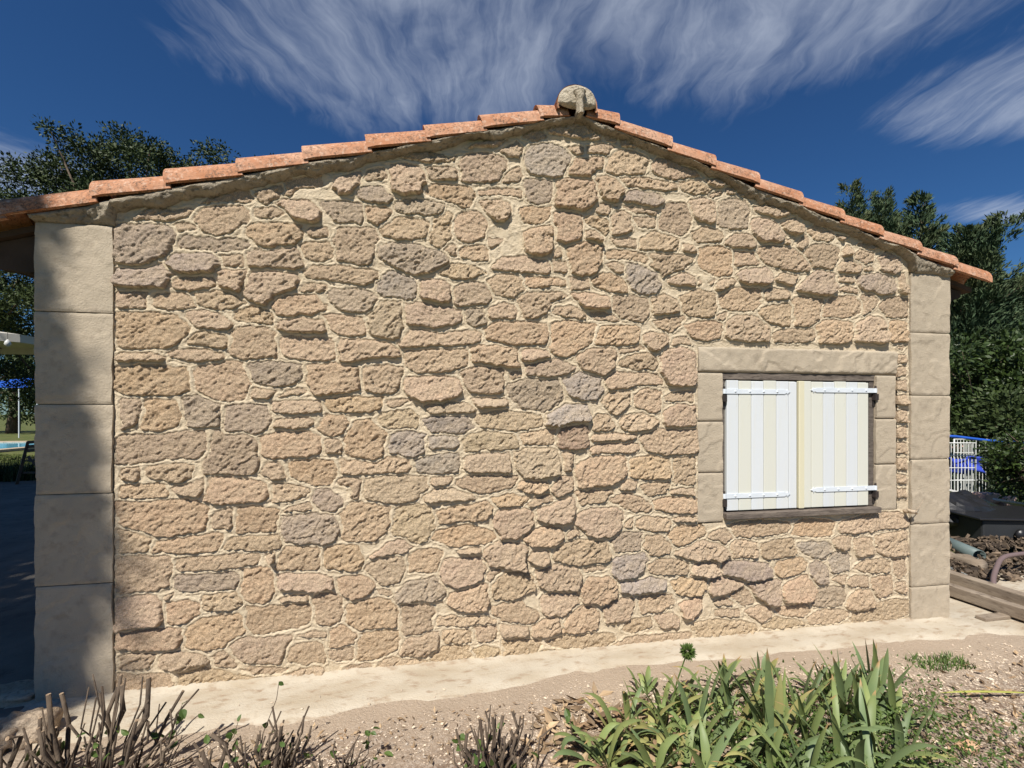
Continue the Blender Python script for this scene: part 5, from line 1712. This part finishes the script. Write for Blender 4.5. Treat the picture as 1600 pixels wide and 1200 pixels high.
shoot('thin green leaved shoot rising beside the thick pruned stems', 262, 1190, 285, 1100, 7, 3)
shoot('leafy shoot bent over the apron left of the grey stems', 345, 1200, 372, 1128, 5, 4)
shoot('bare thin shoot standing up beside the leafy pruned shrub', 405, 1190, 436, 1065, 2, 5)
shoot('short shoot with round leaves right of the low twigs', 560, 1195, 582, 1138, 6, 6)
shoot('shoot with dark green leaves at the left of the upright stems', 742, 1200, 716, 1150, 5, 7)
shoot('dark leaved shoot between the upright stems and the iris bed', 905, 1170, 888, 1118, 6, 8)

# ------------------------------------------------------------------ iris clumps
def iris_leaf(parent, b, az, lean, ln, w_, droop, col, rng, twist=0.0):
    n = 11; V = []; F = []; T = []
    h = np.array([math.cos(az), math.sin(az), 0]); sd0 = np.array([-math.sin(az + twist), math.cos(az + twist), 0])
    p = np.zeros(3); el_ = math.pi / 2 - lean
    kink = rng.uniform(.45, .8)
    bnd = rng.normal() * .5
    for i in range(n + 1):
        q = i / n; h = np.array([math.cos(az + bnd * q), math.sin(az + bnd * q), 0])
        wd = w_ * (min(1, .55 + q * 1.6) if q < .3 else 1) * (1 - max(0, (q - .62) / .38) ** 1.6) + .0006
        d = h * math.cos(el_) + np.array([0, 0, math.sin(el_)])
        nrm = np.cross(sd0, d)
        for s_ in (-1, 0, 1): V.append(p + sd0 * s_ * wd / 2 + nrm * (abs(s_) - .5) * wd * .16); T.append(q)
        p = p + d * ln / n
        el_ -= droop * (.25 + 1.9 * q ** 1.6) / n * (2.2 if abs(q - kink) < .08 and droop > 1.3 else 1)
    for i in range(n):
        for j in (0, 1): F.append((i * 3 + j, i * 3 + j + 1, i * 3 + j + 4, i * 3 + j + 3))
    me = mesh_np('leaf', np.array(V), np.array(F), M['iris'])
    at_ = me.attributes.new('t', 'FLOAT', 'POINT'); at_.data.foreach_set('value', np.array(T, dtype=np.float32))
    o = link('leaf', me, parent, b); o.color = (*col, 1)
    return o


def clump(label, cpx, cpy, fans, seed, yellow=.15):
    rng = np.random.default_rng(seed)
    c = G(cpx, cpy); t = thing('iris_clump', label, 'plant', (c[0], c[1], 0), 'iris clumps in the bed')
    for f in fans:
        px, py, n, ln, lean, droop = f[:6]; az0 = f[6] if len(f) > 6 else rng.uniform(0, 3.14)
        g = G(px, py); z = float(soil_z(np.array(g[0]), np.array(g[1])))
        n = int(round(n * 1.5)); droop *= 1.7; lean += .16; ln *= 0.91
        for i in range(n):
            u = (i - (n - 1) / 2) / max(1, (n - 1) / 2)
            az = az0 + (0 if u > 0 else math.pi) + rng.normal() * .55; le = abs(u) * lean + abs(rng.normal()) * .10
            b = np.array([g[0] - c[0] + math.cos(az) * .018 * abs(u) + rng.normal() * .010, g[1] - c[1] + math.sin(az) * .018 * abs(u) + rng.normal() * .01, z])
            k = rng.random()
            if k < yellow * .55: col = (0.30, 0.285, 0.11)
            elif k < yellow: col = (0.22, 0.255, 0.095)
            elif k < .62: col = (0.15, 0.20, 0.092)
            else: col = (0.21, 0.26, 0.10)
            m_ = rng.uniform(.72, 1.12); col = tuple(x * m_ for x in col)
            iris_leaf(t, b, az, le, ln * rng.uniform(.72, 1.1) * (1 - .18 * abs(u)), rng.uniform(.018, .034), droop * rng.uniform(.4, 1.5) * (.35 + abs(u)), col, rng, rng.normal() * .25)
    return t


pi = math.pi
clump('thin yellowing iris clump, leftmost, with arching and withered leaves', 990, 1150,
      [(925, 1185, 5, .26, 1.2, 1.6, .2), (965, 1165, 8, .32, 1.1, 1.7, 0), (1015, 1165, 8, .30, 1.2, 1.5, .1), (1035, 1110, 7, .24, 1.0, 1.5, .3), (950, 1200, 8, .34, 1.0, 1.9, .1), (985, 1130, 6, .26, 1.1, 1.8, .3), (1005, 1080, 6, .16, .6, 1.0, .2), (1040, 1150, 8, .34, 1.0, 1.6, .2), (1020, 1215, 8, .34, .9, 1.4, .1), (1062, 1200, 8, .36, .9, 1.5, 0), (1060, 1105, 7, .24, 1.0, 1.4, .1)], 301, .42)
clump('dense iris clump in the middle of the bed with arching green blades', 1140, 1160,
      [(1090, 1180, 9, .38, .8, 1.2, .1), (1110, 1110, 8, .32, .8, 1.2, 0), (1135, 1075, 7, .24, .6, .8, .1), (1145, 1150, 9, .38, .8, 1.2, .2), (1160, 1210, 10, .36, 1.0, 1.4, 0), (1175, 1110, 8, .30, .7, .9, .1),
       (1213, 1185, 8, .52, .16, .35, .1), (1100, 1240, 9, .36, 1.0, 1.3, .2), (1205, 1235, 10, .36, 1.0, 1.3, 0), (1190, 1060, 6, .18, .6, .8, 0)], 302, .14)
clump('large upright iris clump at the right side of the bed with grey green blades', 1310, 1150,
      [(1250, 1130, 9, .34, .6, .7, 0), (1262, 1195, 10, .38, .9, 1.3, .1), (1290, 1090, 8, .24, .5, .5, .1), (1318, 1120, 10, .38, .40, .4, .05), (1368, 1105, 10, .36, .35, .35, .1), (1345, 1150, 10, .38, .8, .9, 0),
       (1310, 1205, 10, .40, 1.0, 1.3, .15), (1365, 1195, 10, .42, 1.1, 1.3, 0), (1395, 1140, 6, .30, 1.0, .9, 0), (1255, 1245, 9, .36, 1.0, 1.2, 0), (1350, 1245, 10, .40, 1.1, 1.2, .1), (1410, 1200, 7, .36, 1.2, 1.1, 0)], 303, .08)
# the long fallen leaf on the soil
rng = np.random.default_rng(9)
g = G(1602, 1086); o = iris_leaf(None, (g[0], g[1], .012), math.radians(172), 1.50, .46, .016, .08, (.42, .42, .11), rng, 0)
o.name = 'fallen_leaf'; tag(o, 'long fallen yellow green iris leaf lying on the soil at the right', 'leaf')
# seed head
g = G(1048, 1110); hd = D(1074, 1018, (g - CAM) @ FW)
t = thing('seed_head', 'round green allium like seed head on a thin stalk over the apron', 'flower', (g[0], g[1], 0))
mb = MB(); mb.tube([(0, 0, 0), (hd - g) * .5 + np.array([-.01, 0, 0]), hd - g], [.004, .0035, .003], 6); mb.build('stalk', M['weed'], t)
rng = np.random.default_rng(4); v = rng.normal(size=(260, 3)); v /= np.linalg.norm(v, axis=1, keepdims=True)
V, F = leaves_np((hd - g) + v * .008, v, .030, .3, rng); link('flower_head', mesh_np('flower_head', V, F, M['weed'], False), t)
# low weeds woven between the iris blades
rng = np.random.default_rng(88)
n = 6500; x = rng.normal(3.45, .50, n); y = rng.normal(-.95, .22, n); k = (y < -.45) & (x > 2.75) & (x < 4.25); x = x[k]; y = y[k]; n = len(x)
pos = np.stack([x, y, rng.uniform(0, .13, n)], -1); V, F = leaves_np(pos, rng.normal(size=(n, 3)) + np.array([0, 0, .5]), .022, .40, rng, normal_up=.5)
o = link('ground_weeds', mesh_np('ground_weeds', V, F, M['weed'], False)); o['kind'] = 'stuff'; o['label'] = 'low green weeds growing between the iris blades'; o['category'] = 'weeds'
